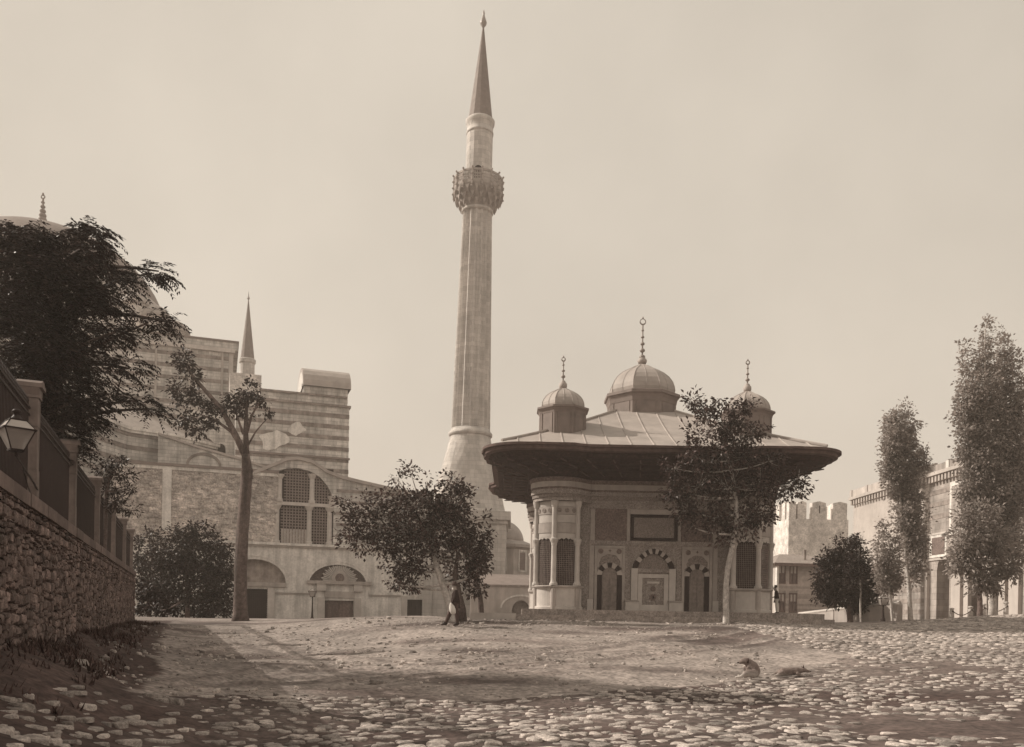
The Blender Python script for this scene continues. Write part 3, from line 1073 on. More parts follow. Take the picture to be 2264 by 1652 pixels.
# one facade, then copies on the two sides
face = []
def fp(o): face.append(o); return o
Y0 = -HB
def fbox(name, m, x0, x1, z0, z1, pr):
    return fp(pbox(name, M[m], ft, x0, x1, Y0 - pr, Y0, z0, z1))
def fprism(name, m, poly, pr, back=0.0):
    q = MB(); q.prism(poly, Y0 - pr, Y0 - back); return fp(q.build(name, M[m], ft))
before = set(col.objects)
for xc in (-2.16, 2.16):
    for sx in (-1, 1):
        a_, b_ = sorted((xc + sx * .62, xc + sx * .75))
        fbox('door_surround', 'marble', a_, b_, .0, 3.08, .085)
    fbox('door_surround', 'marble', xc - .75, xc + .75, 3.083, 3.2, .088)
    fbox('carved_field', 'field', xc - .617, xc + .617, 1.75, 3.08, .03)
    # white spandrel with a lobed arch cut into it
    arch = []
    for i in range(25):
        t = pi * i / 24
        rr = .5 + .045 * abs(math.sin(t * 4.5))
        arch.append((xc + rr * math.cos(t), 2.28 + rr * .95 * math.sin(t)))
    poly = [(xc + .614, 2.1), (xc + .614, 3.078), (xc - .614, 3.078), (xc - .614, 2.1), (xc - .5, 2.18)] + arch[::-1][1:-1] + [(xc + .5, 2.18)]
    fprism('spandrel', 'marble', poly, .06, .028)
    for dx in (-.45, .45):
        fprism('roundel', 'tile', [(xc + dx + .13 * math.cos(a_), 2.92 + .13 * math.sin(a_)) for a_ in np.linspace(0, 2 * pi, 15)[:-1]], .07, .05)
    fprism('cross_leaf', 'tile', [(xc + r_ * math.sin(a_), 2.95 + r_ * math.cos(a_)) for a_, r_ in [(k * pi / 8, .1 if k % 4 == 0 else .045) for k in range(16)]], .07, .05)
    for sx in (-1, 1):
        a_, b_ = sorted((xc + sx * .375, xc + sx * .614))
        fbox('jamb', 'blackstone', a_, b_, 0, 1.75, .07)
    voussoirs(ft, xc, 1.753, .375, .36, .25, 7, Y0 - .09, Y0, (M['greystone'], M['blackstone']))
    for sx in (-1, 1):
        ar = [p for p in arch_pts(.37, .35, 16) if p[0] * sx >= -1e-6]
        poly = [(xc + sx * .008, .02)] + ([(xc + sx * .008, 1.753 + .35)] if True else []) 
        arp = sorted(ar, key=lambda p: abs(p[0]))
        poly = [(xc + sx * .008, .02), (xc + sx * .008, 2.1)] + [(xc + p[0], 1.753 + p[1]) for p in arp[1:]] + [(xc + sx * .37, .02)]
        lf = fprism('door_leaf', 'doorwood', poly, .034, .02)
        for zz in (.25, .95, 1.45):
            q = MB(); q.box(*sorted((xc + sx * .06, xc + sx * .32)), Y0 - .05, Y0 - .03, zz, zz + (.55 if zz == .25 else .38)); q.build('door_panel', M['doorwood'], lf)
# central niche
for sx in (-1, 1):
    a_, b_ = sorted((sx * .78, sx * 1.1))
    fbox('pilaster', 'pale', a_, b_, .52, 2.1, .14)
    a_, b_ = sorted((sx * .74, sx * 1.41))
    fbox('bench', 'pale', a_, b_, 0, .44, .5)
    fbox('bench_slab', 'marble', a_ - .03, b_ + .0, .443, .5, .54)
    a_, b_ = sorted((sx * 1.14, sx * 1.4))
    fbox('side_panel', 'marble_dim', a_, b_, .5, 2.6, .05)
voussoirs(ft, 0, 2.1, .8, .74, .24, 13, Y0 - .12, Y0, (M['blackstone'], M['greystone']), True)
fprism('tympanum', 'field', [(p[0] * .985, 2.1 + p[1] * .985) for p in arch_pts(.8, .74, 20, True)], .035)
fbox('niche_cornice', 'marble_dim', -.78, .78, 1.9, 2.097, .1)
fbox('niche_back', 'marble_dim', -.76, .76, 0, 1.9, .03)
fbox('tablet_frame', 'pale', -.76, -.54, .3, 1.82, .09)
fbox('tablet_frame', 'pale', .54, .76, .3, 1.82, .09)
fbox('tablet_frame', 'pale', -.76, .76, 1.64, 1.823, .093)
fbox('tablet', 'marble_dim', -.36, .36, .42, 1.56, .06)
fbox('tablet_bar', 'pale', -.3, .3, 1.36, 1.46, .09)
fprism('rosette', 'tile', [(.13 * math.cos(a_), 1.1 + .13 * math.sin(a_)) for a_ in np.linspace(0, 2 * pi, 15)[:-1]], .08, .055)
fprism('spout_boss', 'tile', [(.2 * math.cos(a_) * (1 if k % 2 else .75), .68 + .18 * math.sin(a_) * (1 if k % 2 else .75)) for k, a_ in enumerate(np.linspace(0, 2 * pi, 17)[:-1])], .1, .055)
q = MB(); q.tube([(0, Y0 - .1, .7), (0, Y0 - .2, .69), (0, Y0 - .24, .62)], .03, 6); fp(q.build('spout', M['iron'], ft))
fbox('basin', 'pale', -.73, .73, 0, .3, .35)
fbox('plinth', 'pale', -3.25, -2.95, 0, .55, .05)
fbox('plinth', 'pale', 2.95, 3.25, 0, .55, .05)
# inscription panels between moulded strips
for (a_, b_, mm, z0, z1) in ((-2.9, -1.36, 'tile', 3.46, 5.02), (1.36, 2.9, 'tile', 3.46, 5.02)):
    fbox('inscription_panel', mm, a_, b_, z0, z1, .03)
fbox('inscription_panel', 'field', -1.0, 1.0, 3.62, 4.62, .035)
for (x0, x1, z0, z1) in ((-1.16, 1.16, 4.62, 4.76), (-1.16, 1.16, 3.48, 3.62), (-1.16, -1.003, 3.62, 4.62), (1.003, 1.16, 3.62, 4.62)):
    fbox('black_border', 'blackstone', x0, x1, z0 + .002, z1 - .002, .07)
for x0, x1 in ((-3.14, -2.93), (-1.33, -1.19), (1.19, 1.33), (2.93, 3.14)):
    fbox('moulded_strip', 'marble', x0, x1, 3.46, 5.02, .05)
for x0, x1 in ((-3.17, -2.94), (2.94, 3.17)):
    fbox('moulded_strip', 'marble', x0, x1, .56, 3.2, .045)
fbox('frieze', 'marble_dim', -3.2, 3.2, 3.22, 3.45, .045)
fbox('frieze', 'marble_dim', -3.2, 3.2, 5.03, 5.27, .05)
fbox('frieze', 'greystone', -1.18, 1.18, 4.78, 5.02, .055)
allface = [o for o in col.objects if o not in before and o.parent == ft]
for k in (1, 3):
    for o in allface:
        copy_part(o, ft, -k * pi / 2)

# drums, domes and finials
def dome_prof(r, z0, z1, neck):
    H = z1 - z0
    return [(r * f, z0 + H * t) for f, t in ((1.0, 0), (1.02, .1), (1.0, .22), (.94, .36), (.83, .5), (.68, .62), (.5, .72), (.33, .8), (.2, .87))] + [(neck, z0 + H * .92), (neck * .95, z1)]
def octo(parent, cx, cy, rb, zb, zc, rc, z1, rd, zd, zt, balls):
    q = MB(); q.lathe([(rb / math.cos(pi / 8), zb), (rb / math.cos(pi / 8), zc)], 8, cx, cy, pi / 8, pi / 8 + 2 * pi)
    d = q.build('drum', M['leaddark'], parent)
    for k in range(8):
        t = k * pi / 4
        for dx in (-.3, .3):
            x, y = cx + (rb + .01) * math.cos(t) - dx * rb * math.sin(t), cy + (rb + .01) * math.sin(t) + dx * rb * math.cos(t)
            q = MB(); q.tube([(x, y, zb), (x, y, zc)], .025, 4); q.build('sheet_seam', M['leaddark'], d)
    q = MB()
    H = z1 - zc
    o8 = 1 / math.cos(pi / 8)
    q.lathe([(rb * o8 * 1.01, zc), (rb * o8 * 1.03, zc + H * .3), (rc * o8 * .96, zc + H * .55), (rc * o8, zc + H * .62), (rc * o8, zc + H * .85), (rd * o8 * 1.0, z1)], 8, cx, cy, pi / 8, pi / 8 + 2 * pi)
    q.build('drum_cornice', M['leaddark'], parent)
    q = MB(); pr = dome_prof(rd * o8, z1 - .03, zd, .13 * rd ** .5)
    q.lathe(pr, 8, cx, cy, pi / 8, pi / 8 + 2 * pi)
    dm = q.build('dome', M['lead'], parent)
    for k in range(16):
        t = k * pi / 8
        kk = 1.0 if k % 2 else math.cos(pi / 8)
        q = MB(); q.tube([(cx + r_ * kk * math.cos(t), cy + r_ * kk * math.sin(t), z) for r_, z in pr[:-2]], .022, 4); q.build('dome_rib', M['lead'], dm)
    q = MB(); q.lathe([(.11 * rd ** .5 + .06, zd - .12), (.2 * rd ** .5, zd - .02), (.2 * rd ** .5, zd + .1), (.08, zd + .28)], 10, cx, cy); q.build('finial_base', M['lead'], dm, True)
    finial(dm, zd + .1, zt, .22 * rd ** .5, cx, cy, balls)
octo(ft, 0, 0, 1.78, 10.3, 11.25, 1.98, 11.9, 1.68, 13.8, 16.45, 5)
for sx in (-1, 1):
    for sy in (-1, 1):
        octo(ft, sx * SC, sy * SC, 1.12, 8.6, 9.62, 1.27, 10.0, 1.02, 11.15, 12.75, 4)

# ---------------------------------------------------------------- the tall minaret
mb_ = at(1032, 1352, 85)
mr = thing('tall_minaret', 'tall pale fluted stone minaret with one balcony and a pointed cone roof', 'minaret', (mb_.x - .2, 85, .3))
mr.rotation_euler = (0, R(.8), 0)
def zz_(v):
    return (1357 - v) * 85 / 1900 + 1.6 - .3
ph = 3.85
q = MB(); q.box(-ph, ph, -ph, ph, -1, zz_(1166)); pd = q.build('pedestal', M['minstone'], mr)
for x in (-3.2, -1.1, 1.1, 3.2):
    pbox('pedestal_strip', M['minstone'], mr, x - .28, x + .28, -ph - .14, -ph, .2, zz_(1170))
q = MB(); q.box(-ph - .12, ph + .12, -ph - .18, ph + .12, zz_(1166) + .003, zz_(1158)).box(-ph - .4, ph + .4, -ph - .4, ph + .4, zz_(1158) + .003, zz_(1140)); q.build('pedestal_cornice', M['minstone'], mr)
q = MB()
zt, zb = zz_(968), zz_(1140)
n = 16
V, F_ = [], []
for j, t in enumerate((0, .12, .3, .55, .8, 1)):
    for k in range(32):
        a_ = 2 * pi * k / 32
        rc_ = 1.98
        sq = 3.75 / max(abs(math.cos(a_)), abs(math.sin(a_)))
        sq = min(sq, 4.45)
        r_ = sq + (rc_ - sq) * t
        V.append((r_ * math.cos(a_), r_ * math.sin(a_), zb + (zt - zb) * t))
for j in range(5):
    for k in range(32):
        F_.append((j * 32 + k, j * 32 + (k + 1) % 32, (j + 1) * 32 + (k + 1) % 32, (j + 1) * 32 + k))
q.add(V, F_); q.build('tapered_base', M['minstone'], mr)
q = MB(); q.lathe([(1.98, zt), (2.15, zt + .1), (2.17, zt + .35), (2.0, zt + .5), (1.93, zt + .75)], 32); q.build('collar', M['minstone'], mr, True)
def flute(k):
    return (1.0, .94, .86, .84, .86, .94)[k % 6]
q = MB(); z0, z1 = zz_(950), zz_(474)
q.lathe([(1.93 - (1.93 - 1.45) * t, z0 + (z1 - z0) * t) for t in (0, .25, .5, .75, 1)], 96, 0, 0, 0, 2 * pi, flute)
q.build('fluted_shaft', M['minstone'], mr)
q = MB(); q.lathe([(1.46, z1), (1.58, z1 + .08), (1.58, z1 + .22), (1.5, z1 + .3), (1.52, z1 + .5)], 32); q.build('shaft_ring', M['minstone'], mr, True)
# balcony: rows of corbels and hanging drops, then a pierced parapet with knobbed posts
zb0, zb1 = z1 + .2, zz_(430)
q = MB(); q.lathe([(1.5, zb0), (1.6, zb0 + .35), (1.85, zb0 + .8), (2.1, zb0 + 1.25), (2.36, zb1), (2.4, zb1 + .12), (2.36, zb1 + .18)], 32); q.build('balcony_bowl', M['balcony'], mr)
for rowi, (r_, z, nn, hh) in enumerate(((1.7, zb0 + .35, 16, .55), (2.0, zb0 + .8, 16, .6), (2.28, zb0 + 1.25, 16, .75))):
    for k in range(nn):
        t = 2 * pi * (k + .5 * (rowi % 2)) / nn
        q = MB()
        q.add([(-.2, -.16, hh * .5), (.2, -.16, hh * .5), (.2, .22, hh * .5), (-.2, .22, hh * .5), (-.1, -.05, 0), (.1, -.05, 0), (.08, .2, 0), (-.08, .2, 0), (0, .1, -hh * .55)],
              [(0, 1, 2, 3), (0, 4, 5, 1), (1, 5, 6, 2), (2, 6, 7, 3), (3, 7, 4, 0), (4, 8, 5), (5, 8, 6), (6, 8, 7), (7, 8, 4)])
        o = q.build('corbel_drop', M['balcony'], mr, False, (r_ * math.cos(t), r_ * math.sin(t), z))
        o.rotation_euler = (0, 0, t - pi / 2)
zp0, zp1 = zb1 + .15, zz_(398)
for k in range(16):
    t = 2 * pi * (k + .5) / 16; t2 = 2 * pi * (k + 1.5) / 16; tm = (t + t2) / 2
    Mx = Matrix.Translation((2.32 * math.cos(tm), 2.32 * math.sin(tm), 0)) @ Matrix.Rotation(tm + pi / 2, 4, 'Z')
    q = MB()
    H = zp1 - zp0
    q.box(-.4, .4, -.05, .05, zp0, zp0 + H * .22, Mx).box(-.4, .4, -.05, .05, zp1 - H * .16, zp1, Mx)
    for i in range(5):
        x = -.32 + .16 * i
        q.box(x - .045, x + .045, -.04, .04, zp0 + H * .22, zp1 - H * .2, Mx)
    for z in (.4, .6):
        q.box(-.4, .4, -.035, .035, zp0 + H * z - .045, zp0 + H * z + .045, Mx)
    q.build('parapet_panel', M['balcony'], mr)
    q = MB()
    x, y = 2.42 * math.cos(t), 2.42 * math.sin(t)
    q.tube([(x, y, zp0 - .3), (x, y, zp1 + .02)], .09, 6)
    for z in np.linspace(zp0 - .5, zp1 + .05, 4):
        q.ball((x * 1.04, y * 1.04, z), .1, 6)
    q.build('parapet_post', M['balcony'], mr)
q = MB(); z0, z1 = zb1, zz_(300); q.lathe([(1.32, z0), (1.28, z1)], 16); q.build('upper_shaft', M['minstone'], mr)
q = MB(); q.prism([(p[0], p[1]) for p in [(-.36, 0), (.36, 0)] + [(x, 1.75 + z) for x, z in arch_pts(.36, .36, 10)][::-1]], -1.33, -1.0, Matrix.Translation((-.12, 0, zb1 + .1)) @ Matrix.Rotation(R(6), 4, 'Z')); q.build('balcony_door', M['dark'], mr)
q = MB(); q.lathe([(1.28, z1), (1.34, z1 + .03), (1.34, z1 + .2), (1.28, z1 + .24), (1.3, zz_(280)), (1.42, zz_(276)), (1.44, zz_(270)), (1.3, zz_(267))], 32); q.build('cap_ring', M['minstone'], mr, True)
q = MB(); zs0, zs1 = zz_(267), zz_(58); q.lathe([(1.22, zs0), (1.13, zs0 + .6), (.06, zs1)], 12); q.build('cone_roof', M['leaddark'], mr)
q = MB(); q.lathe([(.06, zs1 - .3), (.12, zs1 - .1), (.3, zs1 + .15), (.34, zs1 + .35), (.2, zs1 + .75), (.09, zs1 + 1.1), (.12, zs1 + 1.25), (.05, zs1 + 1.5), (.02, zz_(22))], 10); q.build('finial', M['bronze'], mr, True)
# ---------------------------------------------------------------- the great church-mosque on the left
H = Frame((-15.2, 80.0), R(19), .3)
hs = thing('annex_building', 'long low annex with arched doorways and a large lattice window left of the minaret', 'building', (H.o[0], H.o[1], H.z0), H.ang)
sL, sR_ = H.s(240), H.s(1070)
zstr = H.z(620, 1206)
zsp = H.z(700, 1291)
# lower storey: doors and grated windows under blind lunettes
d1, d1w = H.s(568, 1330), (H.s(592, 1330) - H.s(545, 1330)) / 2
d2, d2w = H.s(750, 1350), (H.s(783, 1350) - H.s(718, 1350)) / 2
w3, w3w = H.s(923, 1345), (H.s(946, 1345) - H.s(900, 1345)) / 2
n4 = H.s(1048, 1345)
q = MB()
arch_wall(q, sL, sR_, -1, zsp, 0, 1.0, [(d1, d1w, -1, H.z(568, 1302), 0, False), (d2, d2w, -1, H.z(750, 1328), 0, False),
                                         (w3, w3w, H.z(923, 1364), H.z(923, 1326), 0, False), (n4, .75, -1, H.z(1048, 1342), .75, False)])
arch_wall(q, sL, sR_, zsp, zstr, 0, 1.0, [(H.s(563, 1260), H.s(633, 1260) - H.s(563, 1260), zsp, zsp + .01, H.z(563, 1236) - zsp, False),
                                           (H.s(748, 1260), H.s(811, 1260) - H.s(748, 1260), zsp, zsp + .01, H.z(748, 1249) - zsp, False)])
q.build('lower_wall', M['plaster'], hs)
pbox('recess', M['brickband'], hs, sL, sR_, .75, 1.4, -1, zstr - .02)  # back coloured darker to paint the shade inside the arches
# arch rims
for (uc, ur, vt) in ((563, 633, 1236), (748, 811, 1249)):
    c, hw = H.s(uc, 1260), H.s(ur, 1260) - H.s(uc, 1260)
    a = arch_pts(hw + .35, H.z(uc, vt) - zsp + .35, 20)
    b = arch_pts(hw + .25, H.z(uc, vt) - zsp + .25, 20)
    q = MB()
    for i in range(20):
        q.prism([(c + a[i][0], zsp + a[i][1]), (c + a[i + 1][0], zsp + a[i + 1][1]), (c + b[i + 1][0], zsp + b[i + 1][1]), (c + b[i][0], zsp + b[i][1])], -.05, 0)
    q.build('arch_rim', M['plaster'], hs)
pbox('string_course', M['plaster'], hs, sL, sR_, -.28, .6, zstr, zstr + .22)
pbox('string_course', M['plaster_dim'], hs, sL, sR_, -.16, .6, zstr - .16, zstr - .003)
zc = H.z(650, 1311)
for a_, b_ in ((H.s(607, 1310), H.s(690, 1310)), (H.s(815, 1310), H.s(886, 1310)), (H.s(958, 1310), H.s(1030, 1310))):
    pbox('cornice', M['plaster'], hs, a_, b_, -.14, 0, zc, zc + .22)
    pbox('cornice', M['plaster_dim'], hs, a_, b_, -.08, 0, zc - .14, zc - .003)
# grated doorway
q = MB(); lattice(q, d1 - d1w, d1 + d1w, -.6, H.z(568, 1302), .25, .2, .025); q.build('door_grille', M['iron'], hs, kind='stuff')
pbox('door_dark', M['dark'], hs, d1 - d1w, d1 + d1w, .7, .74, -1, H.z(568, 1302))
for s_ in (-1, 1):
    pbox('door_jamb', M['pale'], hs, *sorted((d1 + s_ * d1w, d1 + s_ * (d1w + .6))), -.14, 0, -.8, H.z(568, 1298))
pbox('door_lintel', M['marble'], hs, d1 - d1w - .8, d1 + d1w + 1.6, -.2, 0, H.z(568, 1297), zsp - .003)
# main wooden door with sunburst
z2 = H.z(750, 1328)
for s_ in (-1, 1):
    ch = .35
    x0, x1 = d2 + s_ * .015, d2 + s_ * d2w
    q = MB(); q.prism([(x0, -1), (x1, -1), (x1, z2 - ch), (d2 + s_ * (d2w - ch), z2), (x0, z2)], .3, .4); lf = q.build('door_leaf', M['wood'], hs)
    for i in range(4):
        xx = d2 + s_ * (d2w * (i + .5) / 4)
        q = MB(); q.cur = rnd.random(); q.box(xx - d2w / 8 + .02, xx + d2w / 8 - .02, .27, .299, -.9, z2 - ch); q.build('plank', M['wood'], lf)
    pbox('door_jamb', M['pale'], hs, *sorted((d2 + s_ * d2w, d2 + s_ * (d2w + .62))), -.22, 0, -.9, z2 + .25)
    pbox('capital', M['pale'], hs, *sorted((d2 + s_ * (d2w - .08), d2 + s_ * (d2w + .75))), -.3, 0, zsp - .62, zsp - .003)
pbox('name_board', M['plaster_dim'], hs, d2 - d2w - .05, d2 + d2w + .05, -.12, 0, z2 + .26, zsp - .65)
pbox('entablature', M['marble'], hs, d2 - d2w - 1.6, d2 + d2w + 1.6, -.36, 0, zsp - .003 + .006, zsp + .3)
q = MB()
cz0 = zsp + .3
for i in range(25):
    t = pi * (i + .5) / 25
    r1 = 1.45 + (.16 if i % 2 else 0)
    dt = pi / 50 * .7
    q.prism([(d2 + .5 * math.cos(t - dt), cz0 + .5 * math.sin(t - dt)), (d2 + r1 * math.cos(t - dt), cz0 + r1 * .95 * math.sin(t - dt)), (d2 + (r1 + .12) * math.cos(t), cz0 + (r1 + .12) * .95 * math.sin(t)),
             (d2 + r1 * math.cos(t + dt), cz0 + r1 * .95 * math.sin(t + dt)), (d2 + .5 * math.cos(t + dt), cz0 + .5 * math.sin(t + dt))], .1 + .04 * (i % 2), .5)
sb = q.build('sunburst', M['pale'], hs)
q = MB(); q.prism([(d2 + .75 * math.cos(a_), cz0 + .3 + .62 * math.sin(a_)) for a_ in np.linspace(0, 2 * pi, 19)[:-1]], .02, .45); q.build('boss', M['marble'], sb)
q = MB(); q.prism([(d2 + .42 * math.cos(a_), cz0 + .3 + .42 * math.sin(a_)) for a_ in np.linspace(0, 2 * pi, 19)[:-1]], -.03, .1); q.build('medallion', M['tile'], sb)
for (uc, ur, vt) in ((748, 811, 1249),):
    c, hw = H.s(uc, 1260), H.s(ur, 1260) - H.s(uc, 1260)
    q = MB(); q.prism([(c + p[0] * .99, zsp + .02 + p[1] * .99) for p in arch_pts(hw, H.z(uc, vt) - zsp, 24)], .6, .74); q.build('lunette', M['tile'], hs)
# small grated window with pale jambs
zw0, zw1 = H.z(923, 1364), H.z(923, 1326)
q = MB(); lattice(q, w3 - w3w, w3 + w3w, zw0, zw1, .2, .2, .022); q.build('window_grille', M['iron'], hs, kind='stuff')
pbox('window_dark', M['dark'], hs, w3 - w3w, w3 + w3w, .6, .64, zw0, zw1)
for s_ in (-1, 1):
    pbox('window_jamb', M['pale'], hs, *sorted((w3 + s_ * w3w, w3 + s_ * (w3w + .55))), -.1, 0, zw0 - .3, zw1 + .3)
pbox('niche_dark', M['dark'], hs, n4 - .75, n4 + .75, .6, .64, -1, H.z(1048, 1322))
# upper rubble wall with pale pilaster
UD = .5
ztop = H.z(450, 1036, UD)
s0, s1 = sL, H.s(613, 1100, UD)
pbox('rubble_wall', M['rubblewall'], hs, s0, s1, UD, UD + 1.0, zstr + .2, ztop)
q = MB()
for i in range(900):
    x = rnd.uniform(s0, s1 - .5); z = rnd.uniform(zstr + .35, ztop - .35)
    l, h_ = rnd.uniform(.25, .75), rnd.uniform(.14, .3)
    q.cur = rnd.random()
    pr = rnd.uniform(.02, .07)
    q.add([(x, UD, z), (x + l, UD, z + rnd.uniform(-.04, .04)), (x + l, UD, z + h_), (x, UD, z + h_ + rnd.uniform(-.04, .04)),
           (x + .05, UD - pr, z + .04), (x + l - .05, UD - pr, z + .04), (x + l - .05, UD - pr, z + h_ - .04), (x + .05, UD - pr, z + h_ - .04)],
          [(4, 5, 6, 7), (0, 1, 5, 4), (1, 2, 6, 5), (2, 3, 7, 6), (3, 0, 4, 7)])
q.build('rubble_stones', M['rubblewall'], hs, kind='stuff')
pbox('pilaster', M['plaster'], hs, H.s(359, 1100, UD), H.s(379, 1100, UD), UD - .15, UD, H.z(370, 1175, UD), ztop - .1)
pbox('wall_coping', M['leaddark'], hs, s0, s1 + .1, UD - .22, UD + 1.1, ztop, ztop + .24)
pbox('wall_coping', M['plaster'], hs, s0, s1 + .1, UD - .1, UD, ztop - .3, ztop - .003)
# window bay under an ogee roof line
crv = [(560, 1050), (567, 1047), (600, 1034), (635, 1019), (659, 1017), (691, 1025), (723, 1047), (755, 1059), (795, 1069), (848, 1081), (900, 1092), (1000, 1112)]
cs = [H.loc(u, v, UD) for u, v in crv]
wcrv = [(611, 1042), (632, 1036), (659, 1035), (684, 1041), (708, 1055), (727, 1078), (738, 1105)]
wsx = [H.loc(u, v, UD) for u, v in wcrv]
wa, wb = wsx[0][0], wsx[-1][0]
XS = sorted(set(list(np.linspace(cs[0][0], cs[-1][0], 60)) + [s1, wa, wb]))
fr = lambda x: float(np.interp(x, [p[0] for p in cs], [p[1] for p in cs]))
fw_ = lambda x: float(np.interp(x, [p[0] for p in wsx], [p[1] for p in wsx]))
q, e = MB(), MB()
for xa, xb in zip(XS[:-1], XS[1:]):
    if xa >= s1 - 1e-6:
        mid = (xa + xb) / 2
        if wa < mid < wb:
            q.prism([(xa, fw_(xa)), (xb, fw_(xb)), (xb, fr(xb)), (xa, fr(xa))], UD, UD + .9)
        else:
            q.prism([(xa, zstr + .2), (xb, zstr + .2), (xb, fr(xb)), (xa, fr(xa))], UD, UD + .9)
    elif fr((xa + xb) / 2) > ztop + .3:
        q.prism([(xa, ztop + .24), (xb, ztop + .24), (xb, fr(xb)), (xa, fr(xa))], UD, UD + .9)
    e.prism([(xa, fr(xa)), (xb, fr(xb)), (xb, fr(xb) + .3), (xa, fr(xa) + .3)], UD - .25, UD + 9)
q.build('gable_wall', M['stoneband'], hs)
e.build('curved_roof', M['lead'], hs)
for k in range(7):
    z = zstr + 1.0 + k * 1.05
    xx = [x for x in np.linspace(wb + .25, cs[-1][0], 80) if fr(x) > z + .35]
    if xx:
        pbox('brick_band', M['brickband'], hs, wb + .25, max(xx), UD - .03, UD, z, z + .3)
zt_ = H.z(660, 1118, UD)
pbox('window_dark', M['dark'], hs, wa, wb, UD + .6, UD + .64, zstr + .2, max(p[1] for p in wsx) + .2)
for (u0, u1, v0, top) in ((628, 686, 1118, True), (694, 738, 1118, True), (622, 681, 1200, False), (690, 733, 1200, False)):
    a_, b_ = H.s(u0, 1100, UD), H.s(u1, 1100, UD)
    q = MB()
    if top:
        lattice(q, a_, b_, zt_ + .3, max(p[1] for p in wsx), UD + .35, .27, .05, fw_)
    else:
        lattice(q, a_, b_, zstr + .25, zt_, UD + .35, .27, .05)
    q.build('window_lattice', M['grille'], hs, kind='stuff')
for (u, top) in ((618, 1), (690, 1), (735, 1)):
    for lower in (0, 1):
        x = H.s(u - (5 if lower else 0), 1100, UD)
        za, zb = (zstr + .22, zt_) if lower else (zt_ + .3, min(fw_(x), H.z(u, 1048 if u < 700 else 1090, UD)))
        if zb - za < .6: continue
        q = MB(); q.lathe([(.32, za), (.32, za + .25), (.24, za + .32), (.22, zb - .45), (.3, zb - .3), (.42, zb - .05), (.42, zb)], 12, x, UD + .2)
        q.build('column', M['pale'], hs)
pbox('transom', M['pale'], hs, wa, wb, UD + .02, UD + .5, zt_, zt_ + .3)
pbox('parapet', M['greystone'], hs, H.s(622, 1190, UD), H.s(681, 1190, UD), UD + .3, UD + .45, zstr + .25, zstr + 1.6)

# striped buttress tower behind the annex
def bands(parent, s0, s1, y, z0, z1, step, th, m=None, n0=0):
    z = z0 + step * .6
    while z + th < z1 - .1:
        pbox('brick_band', m or M['brickband'], parent, s0, s1, y - .035, y, z, z + th)
        z += step
TD = 10.0
tw = thing('striped_tower', 'square striped masonry buttress tower with a vaulted turret behind the annex', 'tower', (H.o[0], H.o[1], H.z0), H.ang)
a_, b_ = H.s(520, 980, TD), H.s(771, 980, TD)
zt1 = H.z(771, 903, TD)
pbox('tower_wall', M['stoneband'], tw, a_, b_, TD, TD + 9, 4, zt1)
bands(tw, a_, b_ + .02, TD, zt1 - 11, zt1, 1.15, .42)
pbox('cornice', M['brickband'], tw, a_, b_ + .15, TD - .22, TD + 9, zt1, zt1 + .22)
zt2 = H.z(640, 870, TD + .3)
pbox('parapet_wall', M['stoneband'], tw, H.s(575, 870, TD), b_ - .2, TD + .3, TD + 8.6, zt1 + .22, zt2)
pbox('cornice', M['brickband'], tw, H.s(575, 870, TD), b_ - .2, TD + .12, TD + 8.6, zt2 + .003, zt2 + .2)
zl = H.z(771, 1018, TD)
pbox('cornice', M['leaddark'], tw, a_, b_ + .12, TD - .2, TD, zl, zl + .2)
# plaster patches on the wall
for (u, v, r_) in ((656, 948, 20), (604, 974, 34)):
    s_, z_ = H.loc(u, v, TD)
    k = r_ * 90 / 1900
    q = MB(); q.prism([(s_ + k * math.cos(t) * (.85 + .2 * math.sin(3 * t + u)), z_ + k * .7 * math.sin(t) * (.85 + .25 * math.sin(2 * t + v)) + rnd.uniform(-.05, .05)) for t in np.linspace(0, 2 * pi, 31)[:-1]], TD - .06, TD)
    q.build('plaster_patch', M['plaster'], tw)
va, vb = H.s(672, 870, TD + .5), H.s(769, 870, TD + .5)
zv = H.z(769, 862, TD + .5)
pbox('turret_wall', M['stoneband'], tw, va, vb, TD + .5, TD + 7.1, zt2 - .5, zv)
bands(tw, va - .02, vb + .02, TD + .5, zt2 + .1, zv, .95, .3)
q = MB()
seg = []
for i in range(13):
    t = pi * i / 12
    seg.append((TD + 3.8 - 3.6 * math.cos(t), zv + 2.5 * math.sin(t)))
n = len(seg)
V = [(va - .1, y, z) for y, z in seg] + [(vb + .3, y, z) for y, z in seg]
V += [(va - .1, TD + 3.8 + (y - TD - 3.8) * .88, zv + (z - zv) * .8 - .02) for y, z in seg]
F_ = [(i, i + 1, i + 1 + n, i + n) for i in range(n - 1)] + [tuple(range(n, 2 * n))] + [(i, i + 1, i + 1 + 2 * n, i + 2 * n) for i in range(n - 1)]
q.add(V, F_); q.build('vault_roof', M['lead'], tw)
q = MB(); V = [(va - .12, TD + 3.8 + (y - TD - 3.8) * .9, zv + (z - zv) * .82) for y, z in seg]; q.add(V, [tuple(range(n))]); q.build('vault_end', M['plaster'], tw)
pbox('vault_vent', M['dark'], tw, va - .15, va - .1, TD + 1.0, TD + 1.5, zv - .5, zv + .3)
a2, b2 = H.s(508, 845, TD + 4), H.s(578, 845, TD + 4)
pbox('roof_block', M['towerstone'], tw, a2, b2, TD + 4, TD + 9, zt1 - 1, H.z(560, 828, TD + 4))

